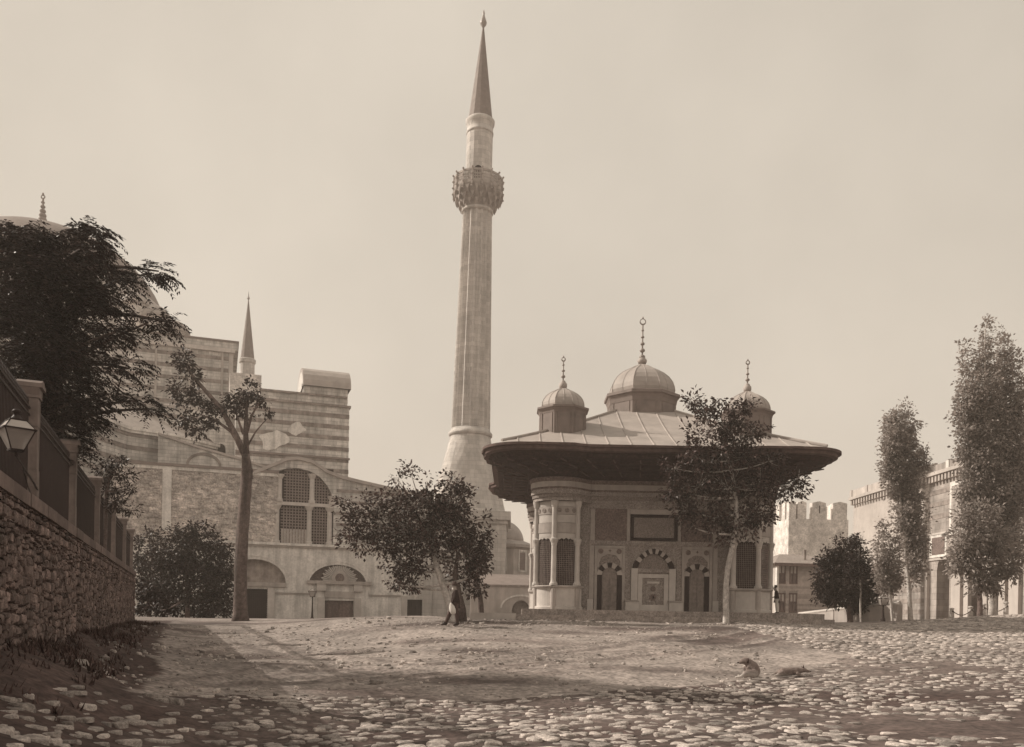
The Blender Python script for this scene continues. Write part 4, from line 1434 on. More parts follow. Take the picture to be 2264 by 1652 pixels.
# nave block, high striped wall behind the trees
ND = 24.0
nv = thing('nave_block', 'high striped nave wall with pale cornice and downpipes behind the big tree', 'building', (H.o[0], H.o[1], H.z0), H.ang)
a_, b_ = H.s(-140, 850, ND), H.s(525, 850, ND)
zn = H.z(522, 783, ND)
pbox('nave_wall', M['stoneband'], nv, a_, b_ - .6, ND, ND + 14, 4, zn)
bands(nv, a_, b_ - .58, ND, zn - 12.5, zn, 1.35, .42)
pbox('cornice', M['pale'], nv, a_, b_ - .3, ND - .4, ND + .6, zn + .003, zn + .45)
pbox('attic_wall', M['stoneband'], nv, a_, b_, ND + .2, ND + 14, zn + .45, H.z(524, 758, ND))
pbox('attic_coping', M['leaddark'], nv, a_, b_ + .1, ND + .05, ND + 14, H.z(524, 758, ND) + .003, H.z(524, 758, ND) + .2)
for u in (344, 419, 491):
    x = H.s(u, 850, ND)
    q = MB(); q.tube([(x, ND - .15, zn - 10), (x, ND - .15, zn + .5)], .13, 6); q.build('downpipe', M['plaster_dim'], nv)
pbox('corner_strip', M['pale'], nv, b_ - 1.0, b_ - .5, ND - .1, ND, zn - 8, zn)
# wing wall with small windows
WDp = 15.0
zwt = H.z(480, 905, WDp)
a_, b_ = H.s(150, 950, WDp), H.s(540, 950, WDp)
wsA, wsB = H.s(456, 980, WDp), H.s(490, 985, WDp)
q = MB(); arch_wall(q, a_, b_, 4, zwt, WDp, WDp + .8, [(wsA, .75, H.z(456, 1005, WDp), H.z(456, 985, WDp), .8, False), (wsB, .4, H.z(490, 1012, WDp), H.z(490, 992, WDp), .5, False)])
wg = q.build('wing_wall', M['stoneband'], nv)
bands(nv, a_, H.s(440, 950, WDp), WDp, zwt - 6, zwt, 1.3, .4)
pbox('window_dark', M['dark'], nv, wsA - .75, wsB + .4, WDp + .6, WDp + .64, H.z(456, 1012, WDp), H.z(456, 962, WDp))
q = MB(); lattice(q, wsA - .75, wsA + .75, H.z(456, 1005, WDp), H.z(456, 968, WDp), WDp + .3, .3, .05); q.build('window_lattice', M['grille'], nv, kind='stuff')
q = MB(); q.add([(a_, WDp - .1, zwt), (b_, WDp - .1, zwt), (b_, ND, zwt + 2.2), (a_, ND, zwt + 2.2), (a_, WDp - .1, zwt - .3), (b_, WDp - .1, zwt - .3)], [(0, 1, 2, 3), (4, 5, 1, 0)]); q.build('lean_to_roof', M['lead'], nv)
for u0, u1 in ((385, 442), (300, 345)):
    xa, xb = H.s(u0, 940, WDp), H.s(u1, 940, WDp)
    pbox('blind_window', M['plaster_dim'], nv, xa, xb, WDp - .08, WDp, H.z(400, 985, WDp), H.z(400, 940, WDp))
    pbox('window_hood', M['plaster'], nv, xa - .2, xb + .2, WDp - .2, WDp, H.z(400, 940, WDp) + .003, H.z(400, 936, WDp))
# sloping screen wall beside the apse
SD = 8.0
pl = [H.loc(350, 962, SD), H.loc(365, 967, SD), H.loc(440, 992, SD), H.loc(524, 1015, SD), H.loc(600, 1040, SD)]
q = MB(); q.prism([(pl[0][0], 4), (pl[-1][0], 4)] + pl[::-1], SD, SD + .8); scw = q.build('screen_wall', M['stoneband'], nv)
q = MB()
for (x0, z0), (x1, z1) in zip(pl[:-1], pl[1:]):
    q.prism([(x0, z0), (x1, z1), (x1, z1 + .22), (x0, z0 + .22)], SD - .2, WDp)
q.build('screen_roof', M['lead'], nv)
c0, c1 = H.s(411, 1030, SD), H.s(490, 1030, SD)
cm = (c0 + c1) / 2
a1_, b1_ = arch_pts((c1 - c0) / 2, H.z(450, 1008, SD) - H.z(450, 1030, SD) + .3, 16), arch_pts((c1 - c0) / 2 - .25, H.z(450, 1008, SD) - H.z(450, 1030, SD) + .05, 16)
zb_ = H.z(450, 1030, SD)
q = MB()
for i in range(16):
    q.prism([(cm + a1_[i][0], zb_ + a1_[i][1]), (cm + a1_[i + 1][0], zb_ + a1_[i + 1][1]), (cm + b1_[i + 1][0], zb_ + b1_[i + 1][1]), (cm + b1_[i][0], zb_ + b1_[i][1])], SD - .08, SD)
q.build('blind_arch', M['brickband'], scw)
# polygonal apse
ap = thing('polygon_apse', 'many-sided striped apse with moulded cornice above the rubble wall', 'building', (-37, 82, .3))
pv = [(-39.5, 70.0), (-37.8, 77.2), (-37.0, 82.0), (-34.1, 84.5), (-31.5, 90), (-50, 96), (-56, 84), (-52, 72)]
pv = [(x + 37, y - 82) for x, y in pv]
zap = at(274, 956, 82).z - .3
q = MB(); q.slab(pv, 4, zap); q.build('apse_wall', M['stoneband'], ap)
cen = Vector((-9, 3))
def grow(k):
    return [tuple(cen + (Vector(p) - cen) * k) for p in pv]
for i in range(5):
    z = zap - 1.6 - 1.35 * i
    q = MB(); q.slab(grow(1.006), z, z + .42); q.build('brick_band', M['brickband'], ap)
for k, z0, z1, mm in ((1.012, -.3, 0, 'brickband'), (1.025, 0, .25, 'plaster'), (1.04, .25, .5, 'plaster')):
    q = MB(); q.slab(grow(k), zap + z0 + .003, zap + z1); q.build('cornice', M[mm], ap)
q = MB(); g0 = grow(1.04); g1 = grow(.35)
V = [(x, y, zap + .5) for x, y in g0] + [(x, y, zap + 4.2) for x, y in g1]
n = len(pv)
q.add(V, [(i, (i + 1) % n, (i + 1) % n + n, i + n) for i in range(n)] + [tuple(range(n, 2 * n))]); q.build('apse_roof', M['lead'], ap)

# great dome far behind the trees
dp = at(93, 560, 122)
gd = thing('great_dome', 'broad shallow lead dome with a crescent finial rising above the big tree', 'dome', (dp.x, dp.y, 0))
q = MB(); q.lathe([(17.5, 20), (17.5, 40), (17.9, 40.3), (17.9, 41)], 40); q.build('drum', M['towerstone'], gd)
ztp = at(93, 509, 122).z
q = MB(); q.lathe([(16.8 * math.cos(t), 41 + (ztp - 41) * math.sin(t)) for t in np.linspace(0, pi / 2 - .02, 12)], 40); q.build('dome', M['leaddark'], gd, True)
for k in range(40):
    t = 2 * pi * k / 40
    q = MB(); q.box(-.6, .6, -1.2, 1.0, 36, 43); o = q.build('buttress', M['towerstone'], gd, False, (17.3 * math.cos(t), 17.3 * math.sin(t), 0)); o.rotation_euler = (0, 0, t + pi / 2)
q = MB(); q.lathe([(1.4, ztp - .3), (1.0, ztp + .5), (.5, ztp + 1.2), (.3, ztp + 1.9)], 12); q.build('finial_base', M['leaddark'], gd, True)
finial(gd, ztp + 1.2, at(95, 424, 122).z, .95, 0, 0, 5, True, M['leaddark'])
sp_ = at(170, 720, 112)
sd_ = thing('half_dome', 'lower lead half dome with small turrets stepping down behind the big tree', 'dome', (sp_.x, sp_.y, 0))
q = MB(); q.lathe([(12.8, 20), (12.8, 37)], 32); q.build('drum', M['towerstone'], sd_)
zt_h = at(260, 650, 112).z
q = MB(); q.lathe([(12.6 * math.cos(t), 37 + (zt_h - 35) * math.sin(t)) for t in np.linspace(0, pi / 2 - .02, 10)], 32); q.build('dome', M['lead'], sd_, True)
for u, v in ((345, 688), (388, 722), (300, 660)):
    p = at(u, v, 100)
    tr_ = thing('small_turret', {345: 'small round domed turret in the middle of the stepped lead roofs', 388: 'lowest small domed turret at the end of the stepped roofs', 300: 'small domed turret close behind the leaves of the big tree'}[u], 'turret', (p.x, p.y, p.z - 8))
    q = MB(); q.lathe([(1.5, -8), (1.5, 6.8), (1.7, 7.0)], 12); q.build('turret_wall', M['towerstone'], tr_)
    q = MB(); q.lathe([(1.7, 7.0), (1.6, 7.5), (1.2, 8.1), (.6, 8.5), (.05, 8.7)], 12); q.build('turret_dome', M['lead'], tr_, True)
# second minaret far behind
fm = at(540, 1200, 140)
m2 = thing('far_minaret', 'slender cone-topped minaret peak seen far behind the striped buildings', 'minaret', (fm.x, fm.y, 0))
zf = lambda v: at(540, v, 140).z
q = MB(); q.lathe([(1.25, 0), (1.15, zf(805)), (1.3, zf(803)), (1.35, zf(796)), (1.15, zf(794))], 20); q.build('shaft', M['minstone'], m2)
q = MB(); q.lathe([(1.12, zf(794)), (1.0, zf(780)), (.05, zf(662))], 14); q.build('cone_roof', M['leaddark'], m2)
q = MB(); q.lathe([(.05, zf(664)), (.22, zf(660)), (.08, zf(654)), (.02, zf(644))], 8); q.build('finial', M['bronze'], m2)

# domed tomb between minaret and fountain
tb = at(1108, 1290, 92)
tm = thing('domed_tomb', 'small eight-sided domed tomb building between the minaret and the fountain', 'tomb', (tb.x, tb.y, .3))
zt_ = lambda v, u=1150: at(u, v, 92).z - .3
q = MB(); q.lathe([(3.35, -1), (3.35, zt_(1218))], 8, 0, 0, pi / 8, pi / 8 + 2 * pi); tmw = q.build('tomb_wall', M['plaster_dim'], tm)
q = MB(); q.lathe([(3.4, zt_(1218)), (3.75, zt_(1214)), (3.75, zt_(1208)), (2.4, zt_(1197))], 8, 0, 0, pi / 8, pi / 8 + 2 * pi); q.build('eaves', M['lead'], tm)
q = MB(); z0 = zt_(1200); r_ = 2.35; q.lathe([(r_ * math.cos(t), z0 + r_ * 1.0 * math.sin(t)) for t in np.linspace(0, pi / 2 - .02, 9)], 20); q.build('dome', M['lead'], tm, True)
for k in range(8):
    t = k * pi / 4 - pi / 2 + pi / 8 * 0
    rr = 3.35 * math.cos(pi / 8)
    Mx = Matrix.Rotation(t + pi / 2, 4, 'Z')
    q = MB(); q.box(-.42, .42, -rr - .02, -rr + .1, zt_(1262), zt_(1226), Mx); wd_ = q.build('window', M['glass'], tmw)
    q = MB()
    for a_, b_, c_, d_ in ((-.6, -.42, zt_(1265), zt_(1223)), (.42, .6, zt_(1265), zt_(1223)), (-.6, .6, zt_(1223), zt_(1219)), (-.6, .6, zt_(1267), zt_(1264))):
        q.box(a_, b_, -rr - .06, -rr + .1, c_, d_, Mx)
    q.build('frame', M['plaster'], wd_)
# low court wall with arched recesses
G1 = Frame((at(1108, 1330, 72).x, 72), R(4), .6)
cw = thing('court_wall', 'low court wall with a shallow arched recess left of the fountain', 'wall', (G1.o[0], G1.o[1], .6), G1.ang)
a_, b_ = G1.s(1040, 1320), G1.s(1300, 1320)
zc1 = G1.z(1150, 1298)
q = MB(); arch_wall(q, a_, b_, -.8, zc1, 0, .6, [(G1.s(1152, 1340), .75, -.8, G1.z(1152, 1350), .85, False)]); q.build('wall_face', M['plaster_dim'], cw)
pbox('recess', M['brickband'], cw, G1.s(1152, 1340) - .8, G1.s(1152, 1340) + .8, .4, .55, -.8, G1.z(1152, 1320))
pbox('coping', M['brickband'], cw, a_, b_, -.08, .7, zc1, zc1 + .16)
c = G1.s(1152, 1340)
aa, bb = arch_pts(1.75, 1.15, 16), arch_pts(1.6, 1.0, 16)
q = MB()
for i in range(16):
    q.prism([(c + aa[i][0], G1.z(1152, 1345) + aa[i][1]), (c + aa[i + 1][0], G1.z(1152, 1345) + aa[i + 1][1]), (c + bb[i + 1][0], G1.z(1152, 1345) + bb[i + 1][1]), (c + bb[i][0], G1.z(1152, 1345) + bb[i][1])], -.06, 0)
q.build('arch_rim', M['plaster'], cw)
q = MB(); bz = zc1 + .16
q.add([(a_, .1, bz), (b_, .1, bz), (b_, 5, bz + 1.1), (a_, 5, bz + 1.1), (b_, 9, bz - .2), (a_, 9, bz - .2)], [(0, 1, 2, 3), (3, 2, 4, 5)]); q.build('shed_roof', M['leaddark'], cw)

# ---------------------------------------------------------------- palace gate on the right
G = Frame((36.3, 75.0), R(-88), 1.0)
gt = thing('palace_gate', 'tall stone palace gatehouse with corbelled cornice and arched niches behind the right poplars', 'gate', (G.o[0], G.o[1], G.z0), G.ang)
gz_ = lambda u, v, d=0: G.z(u, v, d)
gs = lambda u, v=1200, d=0: G.s(u, v, d)
ga, gb = gs(2052), 22.0
zcor, zpar = gz_(2090, 1062), gz_(2090, 1024)
nz = [(gs(2083, 1280), .95, gz_(2083, 1312), gz_(2083, 1258), 1.3, True)]
q = MB()
arch_wall(q, ga, gb, -1.5, zcor, 0, 2.4, [(gs(2085, 1280), 1.0, -1.5, gz_(2085, 1258), 1.35, True), (gs(2160, 1320), 1.2, -1.5, gz_(2160, 1330), 1.0, True), (gs(2200, 1320), 1.1, -1.5, gz_(2200, 1250), 1.6, True)])
q.build('gate_wall', M['gate'], gt)
pbox('niche_back', M['marble_dim'], gt, ga, gb, 1.9, 2.3, -1.5, zcor - .5)
for k in range(8):
    z = gz_(2060, 1150) + k * 1.05
    if z < zcor - .5:
        pbox('stone_band', M['brickband'], gt, ga, gs(2098), -.03, 0, z, z + .4)
for (u0, u1, v0, v1, mm, pr) in ((2056, 2094, 1232, 1180, 'plaster', .05), (2062, 2090, 1226, 1188, 'tile', .08), (2101, 2140, 1180, 1062, 'plaster', .12), (2053, 2098, 1182, 1178, 'pale', .1), (2106, 2136, 1172, 1072, 'gate', .15)):
    pbox('panel', M[mm], gt, gs(u0), gs(u1), -pr, 0, gz_((u0 + u1) / 2, v0), gz_((u0 + u1) / 2, v1))
for u0, u1 in ((2053, 2058), (2112, 2132), (2140, 2150), (2178, 2192), (2218, 2232), (2240, 2262)):
    pbox('pilaster', M['gatewhite'], gt, gs(u0), gs(u1), -.3, 0, -1.2, gz_(u0, 1262))
pbox('string_course', M['gatewhite'], gt, ga, gb, -.12, 0, gz_(2080, 1238), gz_(2080, 1234))
# corbels and parapet, over the gate and on along the white curtain wall
def corbel_row(s0, s1, y, z, step, parent):
    k = int((s1 - s0) / step)
    for i in range(k):
        s = s0 + (i + .5) * step
        q = MB(); q.prism([(-.14, 0), (.14, 0), (.14, .55), (-.14, .55)], -.42, 0); o = q.build('corbel', M['marble'], parent, False, (s, y, z))
corbel_row(ga, gb, 0, zcor, .52, gt)
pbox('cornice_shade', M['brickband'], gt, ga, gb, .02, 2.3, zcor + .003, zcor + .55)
pbox('cornice', M['gatewhite'], gt, ga - .1, gb, -.55, 2.3, zcor + .553, zcor + .85)
x = ga
while x < gb:
    pbox('parapet_panel', M['gate'], gt, x + .3, x + 3.2, -.3, -.1, zcor + .85, zpar)
    pbox('parapet_pier', M['plaster'], gt, x - .15, x + .297, -.38, -.05, zcor + .85, zpar + .05)
    x += 3.5
# white curtain wall farther along
cwv = thing('curtain_wall', 'pale curtain wall with corbels behind the middle poplar', 'wall', (G.o[0], G.o[1], G.z0), G.ang)
AD = .9
fa, fb = gs(1886, 1200, AD), gs(2053, 1200, AD) + 1.5
zc2 = gz_(1930, 1106, AD)
pbox('wall_face', M['gatewhite'], cwv, fa, fb, AD, AD + 3, -1.5, zc2)
pbox('shaded_lower_wall', M['gate'], cwv, fa, fb, AD - .12, AD, -1.5, gz_(2020, 1262, AD))  # darker stone colour paints the tree shade on the lower wall
for k in range(5):
    z = gz_(2020, 1365, AD) + .3 + k * 1.0
    if z < gz_(2020, 1262, AD) - .4:
        pbox('stone_band', M['brickband'], cwv, fa, fb, AD - .15, AD - .12, z, z + .4)
corbel_row(fa, fb, AD, zc2, .62, cwv)
pbox('cornice', M['gatewhite'], cwv, fa - .1, fb, AD - .55, AD + 3, zc2 + .553, zc2 + .85)
zp2 = gz_(1930, 1072, AD)
x = fa
while x < fb - 1:
    pbox('parapet_panel', M['plaster_dim'], cwv, x + .3, min(x + 3.4, fb), AD - .3, AD - .1, zc2 + .85, zp2)
    pbox('parapet_pier', M['gatewhite'], cwv, x - .15, x + .297, AD - .38, AD - .05, zc2 + .85, zp2 + .05)
    x += 3.7

# crenellated tower and wooden house in the middle distance
T = Frame((at(1743, 1200, 125).x, 125), R(4), 1.5)
ct = thing('crenellated_tower', 'square old battlemented stone tower behind the wooden house', 'tower', (T.o[0], T.o[1], T.z0), T.ang)
a_, b_ = 0, T.s(1874)
zt_ = T.z(1800, 1148)
q = MB(); q.box(a_, b_, 0, 9, -2, zt_); q.build('tower_wall', M['towerstone'], ct)
zm = T.z(1800, 1108)
for (u0, u1) in ((1745, 1760), (1764, 1783), (1796, 1826), (1842, 1873)):
    x0, x1 = max(T.s(u0, 1130), 0), min(T.s(u1, 1130), b_)
    q = MB(); q.prism([(x0, zt_), (x1, zt_), (x1, zm - .25), ((x0 + x1) / 2, zm), (x0, zm - .25)], .01, 1.0); q.build('merlon', M['towerstone'], ct)
for k in range(4):
    y0 = 1.5 + 2.2 * k
    for xx in (0, b_ - 1.0):
        q = MB(); q.box(xx + .01, xx + .99, y0, y0 + 1.3, zt_, zm); q.build('merlon', M['towerstone'], ct)
pbox('arrow_slit', M['dark'], ct, T.s(1811, 1130), T.s(1813, 1130), -.03, .02, T.z(1810, 1135), T.z(1810, 1118))
Wf = Frame((at(1719, 1300, 90).x, 90), R(8), 1.2)
wh = thing('timber_house', 'weathered two-storey timber house right of the fountain under the battlemented tower', 'house', (Wf.o[0], Wf.o[1], Wf.z0), Wf.ang)
b_ = Wf.s(1850); zh = Wf.z(1760, 1247)
wins = []
for (u0, u1) in ((1719, 1738), (1746, 1764)):
    for (v0, v1) in ((1289, 1249), (1352, 1311)):
        wins.append(((Wf.s(u0) + Wf.s(u1)) / 2, (Wf.s(u1) - Wf.s(u0)) / 2, Wf.z(1740, v0), Wf.z(1740, v1)))
q = MB(); q.box(0, b_, .12, 7, -1, zh); q.build('house_wall', M['timber'], wh)
z = -.6
while z < zh - .05:
    q = MB(); q.cur = rnd.random()
    zz2 = min(z + .26, zh)
    cuts = [0.0]
    for c, hw, a0_, a1_ in sorted(wins):
        if a0_ < z + .26 and a1_ > z:
            cuts += [c - hw, c + hw]
    cuts.append(b_)
    for i in range(0, len(cuts), 2):
        if cuts[i + 1] - cuts[i] > .05:
            q.prism([(cuts[i], z), (cuts[i + 1], z), (cuts[i + 1], zz2), (cuts[i], zz2)], .04, .118)
    q.build('board', M['timber'], wh)
    z += .262
for c, hw, z0, z1 in wins:
    q = MB(); q.box(c - hw + .1, c + hw - .1, .1, .117, z0, z1); p = q.build('window', M['glass'], wh)
    q = MB()
    for (x0, x1, a0_, a1_) in ((c - hw, c - hw + .13, z0, z1), (c + hw - .13, c + hw, z0, z1), (c - hw, c + hw, z1 - .15, z1), (c - hw, c + hw, z0 - .1, z0 + .05), (c - .05, c + .05, z0, z1), (c - hw, c + hw, (z0 + z1) / 2 - .06, (z0 + z1) / 2 + .06)):
        q.box(x0, x1, -.02, .1, a0_, a1_)
    q.build('frame', M['wood'], p)
    q = MB(); q.box(c - hw + .15, c + hw - .15, .06, .098, (z0 + z1) / 2 + .08, z1 - .16); q.build('curtain', M['plaster_dim'], p)
pbox('corner_post', M['plaster'], wh, -.12, .1, -.06, .3, -1, zh)
pbox('side_wall', M['gatewhite'], wh, -.1, -.0, .3, 7, -1, zh)
q = MB(); ov = .7
V = [(-ov, -ov, zh), (b_ + ov, -ov, zh), (b_ + ov, 7 + ov, zh), (-ov, 7 + ov, zh), (1.8, 3.5, zh + 1.25), (b_ - 1.8, 3.5, zh + 1.25)]
q.add(V, [(0, 1, 5, 4), (1, 2, 5), (2, 3, 4, 5), (3, 0, 4), (3, 2, 1, 0)]); rf_ = q.build('roof', M['tileroof'], wh)
pbox('eave_board', M['wood'], rf_, -ov, b_ + ov, -ov - .06, -ov + .02, zh - .3, zh + .03)
q = MB(); x = Wf.s(1790); q.box(x - .12, x + .12, 1.0, 1.25, zh + .3, zh + 1.6); q.build('chimney', M['brickband'], rf_)
pbox('cellar_opening', M['dark'], wh, Wf.s(1741), Wf.s(1757), .02, .05, -.6, Wf.z(1750, 1356) - .0)
# low retaining wall in front of the house
rw = thing('retaining_wall', 'low pale retaining wall sloping past the timber house to the dark tree', 'wall', (0, 0, 0))
P0, P1, P2 = at(1765, 1362, 66), at(1850, 1352, 62), at(1990, 1336, 58)
q = MB()
for A, B in ((P0, P1), (P1, P2)):
    d = Vector((B.y - A.y, -(B.x - A.x), 0)).normalized() * .3
    q.add([A - d - Vector((0, 0, 3)), B - d - Vector((0, 0, 3)), B + d - Vector((0, 0, 3)), A + d - Vector((0, 0, 3)), A - d, B - d, B + d, A + d],
          [(0, 1, 5, 4), (1, 2, 6, 5), (2, 3, 7, 6), (3, 0, 4, 7), (4, 5, 6, 7)])
q.build('wall_face', M['plaster_dim'], rw)
q = MB(); q.tube([P0 + Vector((0, 0, .08)), P1 + Vector((0, 0, .08)), P2 + Vector((0, 0, .08))], .2, 4); q.build('coping', M['pale'], rw)

# lamp posts, bollards with chains
def lamp_post(p, h, label):
    t = thing('lamp_post', label, 'street lamp', p)
    q = MB(); q.lathe([(.16, -.4), (.16, .3), (.1, .4), (.07, .9), (.05, h - .75), (.08, h - .72), (.05, h - .68)], 10); q.build('post', M['iron'], t)
    q = MB(); b, tt = .16, .3
    z0, z1 = h - .62, h - .15
    q.tube([(0, 0, h - .7), (0, 0, z0)], .05, 6)
    for sx in (-1, 1):
        for sy in (-1, 1):
            q.tube([(sx * b, sy * b, z0), (sx * tt, sy * tt, z1), (sx * .1, sy * .1, h)], .022, 4)
    for r_, z in ((b, z0), (tt, z1)):
        q.box(-r_, r_, -r_ - .02, -r_ + .02, z - .02, z + .02).box(-r_, r_, r_ - .02, r_ + .02, z - .02, z + .02).box(-r_ - .02, -r_ + .02, -r_, r_, z - .019, z + .019).box(r_ - .02, r_ + .02, -r_, r_, z - .019, z + .019)
    q.build('lantern_frame', M['iron'], t)
    q = MB(); q.add([(-b, -b, z0), (b, -b, z0), (b, b, z0), (-b, b, z0), (-tt, -tt, z1), (tt, -tt, z1), (tt, tt, z1), (-tt, tt, z1)], [(0, 1, 5, 4), (1, 2, 6, 5), (2, 3, 7, 6), (3, 0, 4, 7)]); q.build('lantern_glass', gm, t)
    q = MB(); q.lathe([(tt * 1.42, z1 + .01), (.14, h), (.09, h + .12), (.02, h + .25)], 4, 0, 0, pi / 4, pi / 4 + 2 * pi); q.build('lantern_cap', M['pale'], t)
b = at(690, 1378, 71)
lamp_post((b.x, b.y, gz(b.x, b.y)), at(690, 1303, 71).z - gz(b.x, b.y), 'street lamp on a dark post beside the arched wooden door')
b = at(1952, 1382, 58)
lamp_post((b.x, b.y, gz(b.x, b.y)), at(1952, 1318, 58).z - gz(b.x, b.y), 'thin dark street lamp between the dark round tree and the poplar')
prev = None
names = {2104: 'short stone bollard at the left end of the chain by the gate', 2146: 'leaning iron-strapped stone bollard in the middle of the chain', 2174: 'second stone bollard from the right along the chain', 2224: 'rightmost stone bollard of the chain below the gate'}
for (u, vt, vb) in ((2104, 1344, 1367), (2146, 1340, 1365), (2174, 1334, 1362), (2224, 1330, 1358)):
    A, B = at(u, vb, 56), at(u, vt, 56)
    g_ = min(gz(A.x, A.y), A.z)
    bo = thing('bollard', names[u], 'bollard', (A.x, A.y, g_), 0, 'bollards below the gate')
    hh = B.z - g_
    q = MB(); q.lathe([(.16, -.2), (.15, hh * .75), (.11, hh * .8), (.11, hh * .84), (.17, hh * .9), (.13, hh * .98), (.02, hh)], 10); q.build('shaft', M['pale'], bo, True)
    q = MB(); q.ball((0, -.14, hh * .72), .06, 6); q.build('chain_ring', M['iron'], bo)
    if prev is not None:
        ch = MB()
        P = [prev.lerp(Vector((A.x, A.y, g_ + hh * .72)), i / 12) - Vector((0, .14, .3 * math.sin(pi * i / 12))) for i in range(13)]
        ch.tube(P, .03, 5)
        o = ch.build('chain', M['leaddark'])
        tag(o, {2146: 'sagging chain between the left pair of bollards', 2174: 'sagging chain in the middle between the bollards', 2224: 'sagging chain to the rightmost bollard'}[u], 'chain', 'bollard chains')
    prev = Vector((A.x, A.y, g_ + hh * .72))
# ---------------------------------------------------------------- trees
def leaf_mesh(name, P, D, size, m, parent, rng, aspect=.5, up=.55, fold=.18):
    """P: leaf roots (n,3); D: outward directions (n,3); one diamond leaf of four corners each"""
    n = len(P)
    d = D + rng.normal(0, .55, (n, 3)); d[:, 2] -= .25
    d /= np.linalg.norm(d, axis=1)[:, None] + 1e-9
    nor = rng.normal(0, 1, (n, 3)) * (1 - up) + np.array([0, 0, 1.0]) * up
    side = np.cross(d, nor)
    side /= np.linalg.norm(side, axis=1)[:, None] + 1e-9
    nn = np.cross(side, d)
    L_ = size * rng.uniform(.5, 1.5, (n, 1))
    W_ = L_ * aspect
    V = np.empty((n, 4, 3))
    V[:, 0] = P
    V[:, 1] = P + d * L_ * .45 + side * W_ * .5 + nn * L_ * fold * .5
    V[:, 2] = P + d * L_ - nn * L_ * fold
    V[:, 3] = P + d * L_ * .45 - side * W_ * .5 + nn * L_ * fold * .5
    me = bpy.data.meshes.new(name)
    me.vertices.add(n * 4); me.vertices.foreach_set('co', V.astype(np.float32).ravel())
    me.loops.add(n * 4); me.loops.foreach_set('vertex_index', np.arange(n * 4, dtype=np.int32))
    me.polygons.add(n); me.polygons.foreach_set('loop_start', np.arange(0, n * 4, 4, dtype=np.int32)); me.polygons.foreach_set('loop_total', np.full(n, 4, dtype=np.int32))
    me.update(calc_edges=True)
    a = me.attributes.new('var', 'FLOAT', 'POINT')
    a.data.foreach_set('value', np.repeat(rng.uniform(0, 1, n), 4).astype(np.float32))
    me.materials.append(m)
    o = obj(name, me, parent)
    return o

def curve(A, B, bend, n=6):
    A, B = Vector(A), Vector(B)
    C = (A + B) / 2 + Vector(bend)
    return [A * (1 - t) ** 2 + C * 2 * t * (1 - t) + B * t * t for t in [i / n for i in range(n + 1)]]

def tree(name, label, Y, base_v, trunk, trunk_r, blobs, leafm, bark, size=.14, dens=1.0, cl_r=.38, per=26, seed=1, aspect=.5, cat='tree', group=None, depth=.8, limb=1.0, twigs=True, up=.55, z_base=None, hollow=.45, rim=0.0):
    """trunk: pixel polyline from base; blobs: (u, v, ru, rv, dY) clumps in photograph pixels at depth Y"""
    rng = np.random.RandomState(seed); rg = random.Random(seed)
    T_ = [at(u, v, Y + (rest[0] if rest else 0)) for (u, v, *rest) in trunk]
    b = T_[0].copy()
    b.z = gz(b.x, b.y) if z_base is None else z_base
    T_[0] = b + Vector((0, 0, -.25))
    root = thing(name, label, cat, b, 0, group)
    mpp = Y / FOC
    q = MB()
    loc = [p - b for p in T_]
    # smooth trunk
    pts, rad = [], []
    for i in range(len(loc) - 1):
        for k in range(4):
            t = k / 4
            pts.append(loc[i].lerp(loc[i + 1], t)); rad.append(trunk_r[i] + (trunk_r[i + 1] - trunk_r[i]) * t)
    pts.append(loc[-1]); rad.append(trunk_r[-1])
    for i in range(1, len(pts) - 1):
        pts[i] = (pts[i - 1] + pts[i] * 2 + pts[i + 1]) / 4
    rad[0] *= 1.35
    q.tube(pts, rad, 12, True, .07, rg)
    P_all, D_all = [], []
    for (u, v, ru, rv, *rest) in blobs:
        dY = rest[0] if rest else 0
        c = at(u, v, Y + dY) - b
        rx, rz = ru * mpp, rv * mpp
        ry = max(min(rx, rz) * depth, rx * .6)
        # limb from the nearest lower trunk point
        best = min(range(len(pts) // 3, len(pts)), key=lambda i: (pts[i] - c).length + max(0, pts[i].z - c.z) * 2)
        r0 = max(min(rad[best] * .6, .03 + .05 * math.sqrt(rx * rz) * limb + .02) * limb, .02)
        if limb > 0:
            q.cur = rg.random()
            lp_ = curve(pts[best], c, (rg.uniform(-.3, .3), rg.uniform(-.3, .3), -.12 * (c - pts[best]).length), 6)
            q.tube(lp_, [r0 * (1 - .75 * i / 6) for i in range(7)], 6, True, .06, rg)
        nc = max(3, int(dens * 3.4 * (rx * rz + rx * ry + ry * rz) / (cl_r ** 2) / 1.9))
        for k in range(nc):
            d = Vector((rg.gauss(0, 1), rg.gauss(0, 1), rg.gauss(0, 1))).normalized()
            rr = rg.uniform(hollow, 1.0 + rim * (rg.random() ** 3)) if rg.random() < .85 else rg.uniform(.1, .6)
            p = c + Vector((d.x * rx, d.y * ry, d.z * rz)) * rr
            if twigs and k % 2 == 0:
                tp_ = curve(c.lerp(p, .1), p, (0, 0, -.05), 3)
                q.tube(tp_, [r0 * .28 + .006, .012, .009, .005], 4, False)
            m_ = int(per * rg.uniform(.5, 1.5))
            off = rng.normal(0, cl_r * .5, (m_, 3)); off[:, 2] *= .75
            P_all.append(np.array(p)[None] + off)
            dd = off / (cl_r * .5) * .6 + np.array(d)[None] * .8
            D_all.append(dd)
    q.build('trunk', bark, root, True)
    P_, D_ = np.concatenate(P_all), np.concatenate(D_all)
    leaf_mesh('crown', P_, D_, size, leafm, root, rng, aspect, up)
    return root

